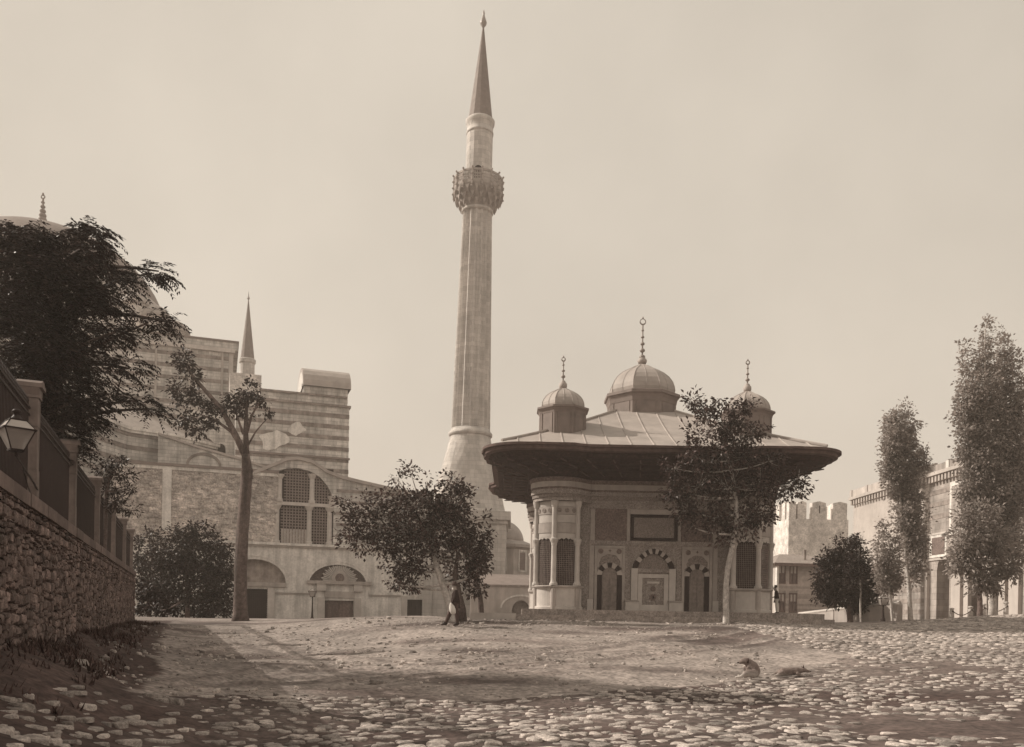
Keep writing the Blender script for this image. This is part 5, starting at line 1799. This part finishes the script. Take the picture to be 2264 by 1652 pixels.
# fig-like tree in the middle, leaning over the walker
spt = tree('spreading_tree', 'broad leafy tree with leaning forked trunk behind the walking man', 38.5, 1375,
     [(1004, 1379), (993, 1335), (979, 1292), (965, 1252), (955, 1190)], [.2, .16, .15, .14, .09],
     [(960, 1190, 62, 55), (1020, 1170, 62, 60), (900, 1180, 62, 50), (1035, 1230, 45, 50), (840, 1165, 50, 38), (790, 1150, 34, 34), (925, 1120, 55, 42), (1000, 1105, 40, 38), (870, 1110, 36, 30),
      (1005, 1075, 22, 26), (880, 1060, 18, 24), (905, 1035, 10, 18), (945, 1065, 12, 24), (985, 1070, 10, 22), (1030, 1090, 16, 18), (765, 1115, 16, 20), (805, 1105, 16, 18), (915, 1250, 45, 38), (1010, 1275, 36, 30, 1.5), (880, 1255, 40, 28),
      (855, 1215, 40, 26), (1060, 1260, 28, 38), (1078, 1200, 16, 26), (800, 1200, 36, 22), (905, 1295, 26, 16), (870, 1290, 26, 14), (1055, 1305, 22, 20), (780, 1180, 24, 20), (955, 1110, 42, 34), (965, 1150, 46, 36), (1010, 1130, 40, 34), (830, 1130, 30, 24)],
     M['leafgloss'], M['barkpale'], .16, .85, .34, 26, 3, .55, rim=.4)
q = MB()
q.tube([Vector((at(1024, 1379, 38.6).x, 38.6, gz(at(1024, 1379, 38.6).x, 38.6) - .2)) - spt.location] + [at(u, v, 38.6) - spt.location for u, v in ((1022, 1345), (1014, 1310), (1006, 1270), (1012, 1220))], [.19, .15, .14, .12, .06], 10, True, .06, random.Random(4))
q.build('second_stem', M['bark'], spt, True)
tree('forked_stem', 'thin dark leaning tree stem at the right of the spreading tree', 41, 1355,
     [(1066, 1356), (1062, 1320), (1052, 1290), (1058, 1255)], [.15, .13, .11, .06], [(1060, 1240, 24, 24), (1045, 1220, 20, 20)], M['leafgloss'], M['bark'], .16, 1.0, .3, 20, 4, .55)

# young tree in front of the fountain
tree('fountain_tree', 'young leafy tree with pale slender trunk standing before the right side of the fountain', 38.6, 1368,
     [(1606, 1368), (1604, 1320), (1608, 1260), (1622, 1195), (1630, 1140), (1622, 1060), (1600, 980)], [.15, .13, .12, .11, .1, .08, .04],
     [(1610, 1080, 65, 60), (1545, 1075, 52, 45), (1680, 1075, 55, 45), (1735, 1075, 42, 36), (1765, 1060, 22, 26), (1600, 1000, 62, 50), (1540, 1010, 45, 36), (1490, 1035, 34, 30), (1500, 1085, 38, 34), (1480, 1090, 18, 24),
      (1520, 1130, 40, 28), (1580, 1150, 42, 34), (1640, 1150, 50, 36), (1690, 1130, 40, 28), (1600, 940, 40, 34), (1560, 915, 26, 26), (1535, 890, 24, 26), (1640, 905, 34, 28), (1665, 950, 30, 26), (1585, 890, 16, 16), (1620, 960, 40, 34),
      (1550, 960, 30, 26), (1645, 1010, 45, 30), (1700, 1020, 36, 26), (1530, 1165, 14, 14), (1615, 1195, 24, 16), (1680, 1160, 26, 14)],
     M['leafgloss'], M['barkpale'], .17, .84, .3, 20, 7, .5, rim=.4, hollow=.3)

# pollarded old trunk on the left
pt = tree('pollard_tree', 'thick bare pollarded trunk snapped at the top with two sparse leafy limbs', 48, 1370,
          [(532, 1371), (531, 1290), (535, 1200), (541, 1110), (546, 1040), (543, 1005)], [.43, .36, .335, .32, .3, .22],
          [(404, 800, 28, 22), (420, 840, 22, 26), (395, 870, 22, 20), (430, 880, 26, 22), (455, 905, 28, 18), (415, 925, 24, 18), (440, 945, 30, 20), (470, 935, 22, 16), (395, 935, 16, 10), (545, 868, 26, 20), (520, 885, 20, 18), (575, 885, 20, 14), (590, 910, 10, 8), (560, 845, 14, 12), (505, 905, 16, 14), (535, 905, 22, 16)],
          M['leaf'], M['bark'], .19, .95, .34, 24, 9, .55, limb=0, hollow=.25, twigs=False)
q = MB()
pb_ = pt.location
def pl_(u, v, dy=0):
    return at(u, v, 48 + dy) - pb_
rg_ = random.Random(3)
for path, r0 in (([(543, 1010), (520, 960), (490, 905), (455, 865), (425, 830), (405, 800)], .2), ([(540, 1000), (512, 955), (478, 930), (440, 915)], .13), ([(545, 1005), (543, 950), (545, 905), (550, 870)], .17), ([(545, 960), (556, 920), (570, 895), (588, 880)], .09),
                 ([(538, 960), (522, 915), (510, 895)], .08), ([(548, 985), (565, 955), (582, 935), (592, 925)], .06), ([(490, 905), (462, 900), (430, 880)], .07), ([(545, 905), (530, 885), (520, 870)], .06)):
    P = [pl_(*p) for p in path]
    q.tube(P, [r0 * (1 - .75 * i / (len(P) - 1)) for i in range(len(P))], 8, True, .06, rg_)
for (u, v, h) in ((549, 1028, .5), (554, 1030, .35), (557, 1034, .25), (551, 1026, .3)):
    p = pl_(u, v + 6); q.add([p + Vector((-.09, -.1, -.5)), p + Vector((.1, -.1, -.5)), p + Vector((.02, .12, -.5)), p + Vector((.03, 0, h))], [(0, 1, 3), (1, 2, 3), (2, 0, 3)])
q.build('limbs', M['bark'], pt, True)

# dark small trees and shrubs below the annex, left
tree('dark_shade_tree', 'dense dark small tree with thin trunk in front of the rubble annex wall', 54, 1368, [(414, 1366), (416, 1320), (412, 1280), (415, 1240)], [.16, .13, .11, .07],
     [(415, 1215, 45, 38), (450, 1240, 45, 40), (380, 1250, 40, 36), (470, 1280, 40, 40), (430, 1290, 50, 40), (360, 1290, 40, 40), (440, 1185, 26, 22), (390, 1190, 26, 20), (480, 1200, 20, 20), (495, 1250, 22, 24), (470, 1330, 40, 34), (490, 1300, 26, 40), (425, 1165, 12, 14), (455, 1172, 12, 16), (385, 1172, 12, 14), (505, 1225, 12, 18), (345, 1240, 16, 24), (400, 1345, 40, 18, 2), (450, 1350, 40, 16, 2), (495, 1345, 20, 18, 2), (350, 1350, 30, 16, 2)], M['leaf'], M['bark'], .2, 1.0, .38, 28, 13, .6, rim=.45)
tree('dark_bush', 'low dark bush close behind the end of the street wall', 58, 1365, [(330, 1366), (328, 1330), (330, 1290)], [.14, .12, .06],
     [(315, 1240, 26, 40), (340, 1290, 36, 45), (310, 1320, 24, 40), (350, 1205, 22, 22), (370, 1330, 36, 32), (305, 1200, 12, 20), (330, 1185, 12, 14)], M['leaf'], M['bark'], .2, 1.2, .42, 28, 14, .6)

# big drooping tree above the wall: pinnate fronds
def frond_tree():
    rng = np.random.RandomState(21); rg = random.Random(21)
    Y = 22.0
    base = at(70, 1260, Y); base.z = 3.2
    root = thing('drooping_tree', 'big dark tree with drooping feathery branches rising behind the railing on the left', 'tree', base)
    q = MB()
    tr_ = [at(62, 1290, Y) - base, at(70, 1100, Y) - base, at(95, 950, Y) - base, at(120, 820, Y) - base, at(130, 700, Y) - base, at(120, 600, Y) - base]
    tr_[0].z = -.2
    q.tube(tr_, [.34, .3, .26, .2, .14, .07], 10, True, .06, rg)
    blobs = [(60, 560, 70, 50), (25, 620, 60, 60), (150, 560, 60, 45), (215, 540, 42, 34), (235, 600, 60, 40), (160, 640, 80, 50), (290, 620, 40, 26), (340, 610, 38, 22), (375, 600, 22, 16), (260, 670, 60, 34), (80, 700, 90, 55), (180, 730, 90, 45), (280, 735, 50, 26), (350, 715, 46, 22), (395, 712, 22, 16),
             (50, 800, 80, 60), (150, 820, 90, 50), (240, 800, 70, 34), (310, 815, 50, 26), (70, 890, 80, 50), (170, 890, 70, 45), (250, 870, 60, 28), (330, 885, 40, 16), (370, 905, 26, 12), (140, 940, 45, 30), (200, 930, 30, 24), (20, 740, 40, 60), (10, 900, 40, 70), (30, 530, 40, 26), (175, 505, 18, 14), (225, 512, 22, 12),
             (100, 610, 80, 50, -1.5), (120, 760, 90, 60, 1.5), (60, 650, 60, 60, 1.5), (210, 660, 60, 40, -1.2), (40, 980, 40, 40), (110, 870, 80, 60, 1.6), (30, 840, 60, 60, -1.5), (90, 780, 80, 60, -1.6), (30, 700, 60, 60, -1.4), (60, 930, 60, 50, 1.0), (110, 960, 50, 30, 2.0), (10, 1000, 40, 50, 3), (160, 970, 24, 20), (20, 580, 40, 50, -1), (190, 590, 50, 40, 1.0), (0, 660, 50, 90, 2), (60, 522, 60, 24), (115, 530, 40, 22, 1), (165, 1000, 24, 14, -.5), (120, 1000, 24, 20, 1), (10, 530, 40, 30, 1)]
    P_, D_ = [], []
    for (u, v, ru, rv, *rest) in blobs:
        u -= 24 if u > 235 else (12 if u > 180 else 0)
        c = at(u, v, Y + (rest[0] if rest else rg.uniform(-1.2, 1.2))) - base
        rx, rz = ru * Y / FOC, rv * Y / FOC
        ry = (rx + rz) / 2
        k0 = min(range(1, 6), key=lambda i: (tr_[i] - c).length + max(0, tr_[i].z - c.z) * 1.5)
        q.cur = rg.random()
        q.tube(curve(tr_[k0], c, (0, rg.uniform(-.3, .3), .25), 6), [.09, .08, .065, .05, .04, .03, .02], 6, True, .05, rg)
        nf = int((40 + 330 * rx * rz) * (.5 if u > 205 else .85))
        for i in range(nf):
            d = Vector((rg.gauss(0, 1), rg.gauss(0, 1), rg.gauss(0, .8))).normalized()
            p = c + Vector((d.x * rx, d.y * ry, d.z * rz)) * rg.uniform(.2, .95)
            out = Vector((d.x * .8 + .3, d.y * .8, .1 + d.z * .3)).normalized()
            Lf = rg.uniform(.3, .55)
            side = out.cross(Vector((0, 0, 1))).normalized()
            nl = 8
            for j in range(nl):
                t = (j + .6) / nl
                pos = p + out * Lf * t + Vector((0, 0, -.32 * Lf * t * t * 1.6))
                for s_ in (-1, 1):
                    P_.append(pos); D_.append(side * s_ * .85 + out * .5 + Vector((0, 0, -.45)))
    q.build('trunk', M['bark'], root, True)
    P_ = np.array([tuple(p) for p in P_]); D_ = np.array([tuple(p) for p in D_])
    # leaflets keep their own heading along the rachis
    n = len(P_)
    d = D_ + rng.normal(0, .14, D_.shape); d /= np.linalg.norm(d, axis=1)[:, None]
    nor = rng.normal(0, .35, (n, 3)) + np.array([0, 0, 1.0])
    side = np.cross(d, nor); side /= np.linalg.norm(side, axis=1)[:, None]
    L_ = rng.uniform(.09, .15, (n, 1)); W_ = L_ * .34
    V = np.empty((n, 4, 3)); V[:, 0] = P_; V[:, 1] = P_ + d * L_ * .4 + side * W_ * .5; V[:, 2] = P_ + d * L_; V[:, 3] = P_ + d * L_ * .4 - side * W_ * .5
    me = bpy.data.meshes.new('crown')
    me.vertices.add(n * 4); me.vertices.foreach_set('co', V.astype(np.float32).ravel())
    me.loops.add(n * 4); me.loops.foreach_set('vertex_index', np.arange(n * 4, dtype=np.int32))
    me.polygons.add(n); me.polygons.foreach_set('loop_start', np.arange(0, n * 4, 4, dtype=np.int32)); me.polygons.foreach_set('loop_total', np.full(n, 4, dtype=np.int32))
    me.update(calc_edges=True)
    a = me.attributes.new('var', 'FLOAT', 'POINT'); a.data.foreach_set('value', np.repeat(rng.uniform(0, 1, n), 4).astype(np.float32))
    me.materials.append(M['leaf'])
    obj('crown', me, root)
frond_tree()
tree('overhanging_shrub', 'small dark shrub hanging over the far pillars of the railing', 30, 1200, [(232, 1110), (236, 1075), (245, 1050)], [.08, .07, .04],
     [(240, 1030, 26, 10), (262, 1022, 22, 7), (272, 1050, 26, 8), (230, 1055, 18, 16), (285, 1085, 20, 7), (255, 1110, 14, 22), (292, 1128, 18, 6), (240, 1085, 14, 20)], M['leaf'], M['bark'], .14, 1.2, .2, 26, 15, .3, z_base=3.2, rim=.5)

# poplars and round trees on the right
def poplar(name, label, Y, u0, vb, vfork, spires, seed, size=.15, dens=1.0, leafm=None, tr=.16):
    blobs = []
    rg = random.Random(seed)
    for (u, vt, vbm, hw, dy) in spires:
        n = max(5, int((vbm - vt) / (hw * .65)))
        for i in range(n):
            t = (i + .3) / n
            wv = 1.12 * hw * (math.sin(pi * min(1, .1 + t * .95)) ** .55) * rg.uniform(.75, 1.1)
            if t < .4: wv *= .32 + 1.7 * t
            blobs.append((u + rg.uniform(-.18, .18) * hw, vt + (vbm - vt) * t + hw * .3, wv, hw * .75, dy + rg.uniform(-.3, .3)))
    um = spires[0][0]
    vt = min(s[1] for s in spires)
    return tree(name, label, Y, vb, [(u0, vb), (u0 + (um - u0) * .2, vfork), (um, (vfork + vt) / 2), (um, vt + 30)], [tr, tr * .85, tr * .5, .03], blobs, leafm or M['leafpale'], M['barkpale'], size, dens * 1.0, .36, 25, seed, .6, limb=.5, depth=.95, up=.35, rim=.25, hollow=.3)
poplar('poplar_tree', 'tall narrow poplar with full crown standing free before the pale curtain wall', 58, 2014, 1376, 1285,
       [(1988, 905, 1120, 36, 0), (2015, 940, 1270, 30, .4), (2020, 1110, 1285, 33, 0), (1968, 930, 1080, 22, -.4), (2040, 990, 1040, 9, 0), (2003, 895, 1000, 24, .3), (1972, 905, 1010, 20, .2), (2005, 1040, 1200, 32, 0)], 31, .17, 1.0)
poplar('young_poplar', 'short young poplar left of the tall free-standing poplar', 54, 1974, 1374, 1325, [(1952, 1148, 1300, 15, 0), (1976, 1180, 1310, 20, .3), (1962, 1220, 1318, 28, 0)], 32, .16, 1.0, None, .09)
poplar('giant_poplar', 'tallest poplar with several ragged spires at the right edge of the view', 52, 2196, 1368, 1260,
       [(2178, 700, 1150, 38, 0), (2220, 715, 1180, 36, .6), (2135, 755, 1050, 26, .3), (2250, 770, 1150, 30, 0), (2200, 800, 1240, 44, 0), (2160, 860, 1200, 34, .5), (2150, 980, 1200, 26, 0), (2240, 950, 1250, 34, 0)], 33, .17, .95, None, .24)
poplar('edge_poplar', 'poplar cut off by the right edge behind the tallest one', 60, 2290, 1365, 1290, [(2285, 760, 1260, 40, 0), (2310, 820, 1280, 40, 0)], 36, .18, .8)
tree('low_chestnut', 'low spreading tree with drooping leaves under the tallest poplar', 50, 1362, [(2166, 1364), (2167, 1335), (2165, 1300), (2165, 1260)], [.17, .14, .12, .08],
     [(2165, 1180, 50, 45), (2125, 1200, 34, 36), (2205, 1200, 40, 40), (2160, 1240, 55, 40), (2215, 1250, 34, 30), (2120, 1250, 26, 26), (2165, 1285, 45, 28), (2195, 1290, 32, 24), (2135, 1140, 26, 22), (2235, 1270, 24, 20), (2175, 1130, 32, 24), (2250, 1230, 26, 22)], M['leafpale'], M['bark'], .22, 1.0, .36, 26, 34, .42, rim=.2)
tree('round_dark_tree', 'dark dense round tree on a short trunk right of the timber house', 60, 1382, [(1880, 1382), (1879, 1350), (1878, 1320), (1876, 1290)], [.22, .2, .16, .1],
     [(1875, 1290, 62, 45), (1840, 1280, 36, 45), (1910, 1280, 36, 40), (1870, 1240, 50, 30), (1840, 1240, 26, 22), (1925, 1310, 26, 30), (1860, 1320, 50, 26), (1825, 1305, 22, 30), (1900, 1330, 36, 22), (1850, 1212, 10, 22), (1838, 1218, 8, 18), (1868, 1210, 9, 20), (1890, 1215, 10, 24), (1822, 1240, 8, 16)], M['leaf'], M['bark'], .2, 1.05, .36, 28, 35, .6, rim=.3)
tree('slim_sapling', 'slim sapling with pointed top in front of the dark round tree', 57, 1378, [(1904, 1376), (1902, 1340), (1903, 1300), (1898, 1240)], [.07, .06, .05, .03],
     [(1896, 1205, 16, 22), (1900, 1230, 24, 22), (1910, 1260, 28, 24), (1890, 1255, 22, 20), (1885, 1290, 26, 20), (1895, 1188, 8, 12)], M['leaf'], M['barkpale'], .17, 1.0, .32, 24, 37, .5)
# ---------------------------------------------------------------- people and dogs
def skin(name, verts, edges, radii, m, parent, root=0, sub=2):
    me = bpy.data.meshes.new(name)
    me.from_pydata(verts, edges, [])
    me.materials.append(m)
    o = obj(name, me, parent)
    sk = o.modifiers.new('skin', 'SKIN')
    sk.use_smooth_shade = True
    for i, r_ in enumerate(radii):
        v = me.skin_vertices[0].data[i]
        v.radius = r_ if hasattr(r_, '__len__') else (r_, r_)
        v.use_root = (i == root)
    ss = o.modifiers.new('sub', 'SUBSURF')
    ss.levels = sub; ss.render_levels = sub
    return o
def person(name, label, loc, rz, J, coat, legs, hat, boots):
    """J: joint positions in metres, figure facing -x before turning"""
    t = thing(name, label, 'person', loc, rz)
    N = ['pel', 'sp', 'ch', 'ne', 'he', 'ht', 'sl', 'el', 'wl', 'sr', 'er', 'wr', 'hl', 'kl', 'al', 'tl', 'hr', 'kr', 'ar', 'tr']
    V = [J[k] for k in N]
    E = [(0, 1), (1, 2), (2, 3), (3, 4), (4, 5), (2, 6), (6, 7), (7, 8), (2, 9), (9, 10), (10, 11), (0, 12), (12, 13), (13, 14), (14, 15), (0, 16), (16, 17), (17, 18), (18, 19)]
    rad = [(.13, .1), (.12, .1), (.14, .11), .055, (.085, .095), (.07, .075), .055, .04, .03, .055, .04, .03, .085, .058, .04, .035, .085, .058, .04, .035]
    # nose on the face and five short fingers on either hand, rooted in the palm
    he = Vector(J['he'])
    V.append(tuple(he + Vector((-.115, 0, -.005)))); E.append((4, len(V) - 1)); rad.append(.016)
    for w_, e_ in (('wl', 'el'), ('wr', 'er')):
        W_ = Vector(J[w_]); d = (W_ - Vector(J[e_])).normalized()
        palm = W_ + d * .07
        V.append(tuple(palm)); pi_ = len(V) - 1
        E.append((N.index(w_), pi_)); rad.append((.036, .022))
        for k in range(4):
            off = Vector((-.03 + .02 * k, 0, 0))
            V.append(tuple(palm + d * (.055 + .012 * (k in (1, 2))) + off)); E.append((pi_, len(V) - 1)); rad.append(.009)
        V.append(tuple(palm + Vector((-.05, -.01, -.01)))); E.append((pi_, len(V) - 1)); rad.append(.01)
    skin('body', V, E, rad, M['skin'], t)
    cV = [J[k] for k in ('pel', 'sp', 'ch', 'ne', 'sl', 'el', 'wl', 'sr', 'er', 'wr')]
    hem = tuple(Vector(J['pel']) + Vector((0, 0, -.14)))
    cV.append(hem)
    skin('coat', cV, [(0, 1), (1, 2), (2, 3), (2, 4), (4, 5), (5, 6), (2, 7), (7, 8), (8, 9), (0, 10)], [(.2, .16), (.19, .15), (.21, .16), .07, .095, .068, .055, .085, .068, .055, (.19, .15)], coat, t)
    lV = [J[k] for k in ('pel', 'hl', 'kl', 'al', 'hr', 'kr', 'ar')]
    skin('trousers', lV, [(0, 1), (1, 2), (2, 3), (0, 4), (4, 5), (5, 6)], [(.15, .12), .12, .105, .065, .12, .105, .065], legs, t)
    for a_, k_ in (('al', 'tl'), ('ar', 'tr')):
        A, K = Vector(J[a_]), Vector(J[k_])
        heel = A + (A - K) * .25
        heel.z = K.z
        skin('boot', [tuple(A + Vector((0, 0, .1))), tuple(A), tuple(heel), tuple(K), tuple(A.lerp(K, .5))], [(0, 1), (1, 2), (1, 4), (4, 3)], [.065, .062, .045, .035, .05], boots, t, 1)
    q = MB(); ht = Vector(J['ht'])
    q.lathe([(.1, ht.z - .03), (.1, ht.z + .02), (.075, ht.z + .14), (.02, ht.z + .142)], 16, ht.x, ht.y); q.build('hat', hat, t, True)
    q = MB(); q.ball((he.x - .045, he.y, he.z - .085), .062, 10, 1.0); q.build('beard', M['white'] if hat is M['fez'] else M['leather'], t, True)
    q = MB()
    for s_ in (-1, 1):
        q.ball((he.x - .085, he.y + s_ * .033, he.z + .02), .012, 6); 
    q.build('eyes', M['leather'], t)
    return t
wp = at(1006, 1389, 35)
wz = float(gfine(np.array([wp.x]), np.array([wp.y]))[0])
# walking to the left, stride open, one arm hanging forward with the bundle
J = dict(pel=(0, 0, .9), sp=(0, 0, 1.08), ch=(.0, 0, 1.3), ne=(-.02, 0, 1.47), he=(-.05, 0, 1.6), ht=(-.05, 0, 1.68),
         sl=(-.02, -.19, 1.39), el=(-.08, -.25, 1.12), wl=(-.17, -.23, .9), sr=(.0, .19, 1.39), er=(.1, .24, 1.13), wr=(.02, .25, .9),
         hl=(-.01, -.1, .86), kl=(.06, -.1, .47), al=(.08, -.1, .09), tl=(-.1, -.11, .035), hr=(.0, .1, .86), kr=(-.22, .1, .5), ar=(-.37, .1, .1), tr=(-.56, .1, .04))
person('person', 'man in a dark jacket and baggy dark trousers striding left before the spreading tree', (wp.x, wp.y, wz - .005), R(12), J, M['cloth'], M['cloth2'], M['fez'], M['leather'])
q = MB()
Vb = []
q.lathe([(.02, -.42), (.1, -.4), (.13, -.25), (.11, -.1), (.05, .02), (.03, .06)], 10)
o = q.build('cloth_bundle', M['white'], None, True, (wp.x - .16, wp.y - .28, wz + .88))
o.rotation_euler = (0, R(-16), 0)
tag(o, 'pale cloth bundle hanging from the hand of the walking man', 'bundle')
# second man leaning at the right corner of the fountain
sp2 = at(1717, 1359, 53.0)
J2 = dict(pel=(0, 0, .9), sp=(-.01, 0, 1.08), ch=(-.04, 0, 1.3), ne=(-.06, 0, 1.46), he=(-.08, 0, 1.59), ht=(-.08, 0, 1.67),
          sl=(-.05, -.19, 1.38), el=(.0, -.26, 1.12), wl=(-.18, -.2, 1.05), sr=(-.03, .19, 1.38), er=(.02, .26, 1.12), wr=(-.16, .16, 1.08),
          hl=(0, -.1, .86), kl=(.0, -.12, .47), al=(.02, -.13, .09), tl=(-.16, -.15, .035), hr=(0, .1, .86), kr=(.03, .12, .47), ar=(.06, .13, .09), tr=(-.12, .16, .035))
person('person', 'man in dark jacket and white trousers at the right fountain corner', (sp2.x, sp2.y, FZ - .0), R(-20), J2, M['cloth'], M['white'], M['leather'], M['leather'])

def fleshed(name, caps, m, parent, voxel=.018):
    """one continuous skin grown over tapered limbs: (A, B, radius at A, radius at B)"""
    q = MB()
    for A, B, ra, rb in caps:
        A, B = Vector(A), Vector(B)
        n = 5
        d = (B - A).normalized()
        P = [A - d * ra * .7] + [A.lerp(B, i / n) for i in range(n + 1)] + [B + d * rb * .7]
        rr = [ra * .55] + [ra + (rb - ra) * i / n for i in range(n + 1)] + [rb * .55]
        q.tube(P, rr, 10)
    o = q.build(name, m, parent, True)
    rm = o.modifiers.new('remesh', 'REMESH')
    rm.mode = 'VOXEL'
    rm.voxel_size = voxel
    rm.use_smooth_shade = True
    sm = o.modifiers.new('smooth', 'SMOOTH')
    sm.factor = .6
    sm.iterations = 4
    return o
# fur: dark coat with pale belly, legs and muzzle sides, by height on the animal
def fur(name, zsplit, soft):
    m = mat(name, .16, .3, 9, bump=.4, rough=.95)
    t = m.node_tree
    pb = t.nodes['Principled BSDF']
    src = pb.inputs['Base Color'].links[0].from_socket
    tcn = t.nodes.new('ShaderNodeTexCoord')
    sx = t.nodes.new('ShaderNodeSeparateXYZ')
    ns = t.nodes.new('ShaderNodeTexNoise')
    ns.inputs['Scale'].default_value = 7
    ad = t.nodes.new('ShaderNodeMath'); ad.operation = 'MULTIPLY_ADD'; ad.inputs[1].default_value = .12
    mr_ = t.nodes.new('ShaderNodeMapRange')
    mr_.inputs[1].default_value = zsplit - soft; mr_.inputs[2].default_value = zsplit + soft
    mx = t.nodes.new('ShaderNodeMix'); mx.data_type = 'RGBA'
    mx.inputs[6].default_value = sep(.5)
    t.links.new(tcn.outputs['Object'], sx.inputs[0]); t.links.new(tcn.outputs['Object'], ns.inputs['Vector'])
    t.links.new(ns.outputs[0], ad.inputs[0]); t.links.new(sx.outputs[2], ad.inputs[2])
    t.links.new(ad.outputs[0], mr_.inputs[0]); t.links.new(mr_.outputs[0], mx.inputs[0])
    t.links.new(src, mx.inputs[7]); t.links.new(mx.outputs[2], pb.inputs['Base Color'])
    return m
d1x, d1y = ghit(1655, 1502)
dz = float(gfine(np.array([d1x]), np.array([d1y]))[0]) + .02
dg = thing('dog', 'brown and pale street dog sitting with head raised, facing left', 'dog', (d1x, d1y, dz))
fleshed('body', [((.14, 0, .15), (.1, 0, .3), .18, .17), ((.1, 0, .3), (0, 0, .41), .165, .12), ((0, 0, .41), (-.1, 0, .47), .115, .1), ((-.1, 0, .47), (-.17, 0, .455), .1, .075), ((-.15, 0, .445), (-.245, 0, .415), .062, .042),
                 ((-.05, -.12, .28), (-.09, -.13, .06), .06, .036), ((-.09, -.13, .045), (-.16, -.13, .035), .038, .03), ((-.05, .12, .28), (-.1, .13, .06), .06, .036), ((-.1, .13, .045), (-.17, .13, .035), .038, .03),
                 ((.1, -.14, .14), (-.12, -.19, .15), .13, .08), ((-.12, -.19, .14), (-.26, -.2, .06), .065, .04), ((-.26, -.2, .05), (-.4, -.2, .035), .042, .03), ((.12, .12, .12), (.0, .16, .08), .11, .06),
                 ((.24, .04, .06), (.4, .12, .03), .04, .02)], fur('dog_coat_brown', .2, .08), dg)
for s_ in (-1, 1):
    q = MB(); q.add([(-.07, s_ * .07, .53), (-.02, s_ * .095, .53), (-.04, s_ * .125, .4), (-.085, s_ * .11, .42), (-.05, s_ * .12, .53)], [(0, 1, 4), (0, 4, 3), (4, 1, 2), (4, 2, 3), (0, 3, 2, 1)]); q.build('ear', M['cloth2'], dg, True)
q = MB(); q.ball((-.288, 0, .412), .024, 8); q.build('nose', M['leather'], dg, True)
d2x, d2y = ghit(1748, 1492)
dz = float(gfine(np.array([d2x]), np.array([d2y]))[0]) + .02
dg = thing('dog', 'dozing street dog lying flat with one ear up, head to the right', 'dog', (d2x, d2y, dz))
fleshed('body', [((-.26, 0, .12), (.02, 0, .14), .12, .115), ((.02, 0, .14), (.2, 0, .16), .115, .1), ((.2, 0, .16), (.32, 0, .18), .09, .07), ((.32, 0, .185), (.4, 0, .18), .075, .06), ((.4, 0, .175), (.52, 0, .15), .048, .03),
                 ((-.26, -.1, .1), (-.4, -.17, .06), .09, .045), ((-.4, -.17, .045), (-.5, -.17, .03), .036, .026), ((.14, -.1, .09), (.28, -.14, .04), .055, .032), ((.28, -.14, .035), (.38, -.14, .03), .03, .026), ((-.36, .04, .09), (-.52, .1, .03), .05, .02)], fur('dog_coat_grey', .1, .06), dg)
q = MB(); q.add([(.31, -.03, .235), (.37, -.03, .235), (.35, -.05, .235), (.33, -.045, .34)], [(0, 1, 3), (1, 2, 3), (2, 0, 3), (0, 2, 1)]); q.build('ear', M['cloth2'], dg)
q = MB(); q.add([(.32, .03, .235), (.38, .03, .235), (.36, .05, .235), (.3, .06, .29)], [(0, 1, 3), (1, 2, 3), (2, 0, 3), (0, 2, 1)]); q.build('ear', M['cloth2'], dg)
q = MB(); q.ball((.548, 0, .15), .02, 8); q.build('nose', M['leather'], dg, True)

# ---------------------------------------------------------------- hazy summer air
hz = MB()
hz.box(-4300, 4300, -3300, 5300, -2.0, 66)
hm = bpy.data.materials.new('haze_air')
hm.use_nodes = True
ht_ = hm.node_tree
ht_.nodes.clear()
pv_ = ht_.nodes.new('ShaderNodeVolumePrincipled')
pv_.inputs['Color'].default_value = (.98, .89, .81, 1)
pv_.inputs['Density'].default_value = .0009
pv_.inputs['Anisotropy'].default_value = .2
oo = ht_.nodes.new('ShaderNodeOutputMaterial')
ht_.links.new(pv_.outputs[0], oo.inputs['Volume'])
o = hz.build('haze', hm)
tag(o, 'thin summer haze hanging over the whole square', 'haze', kind='stuff')
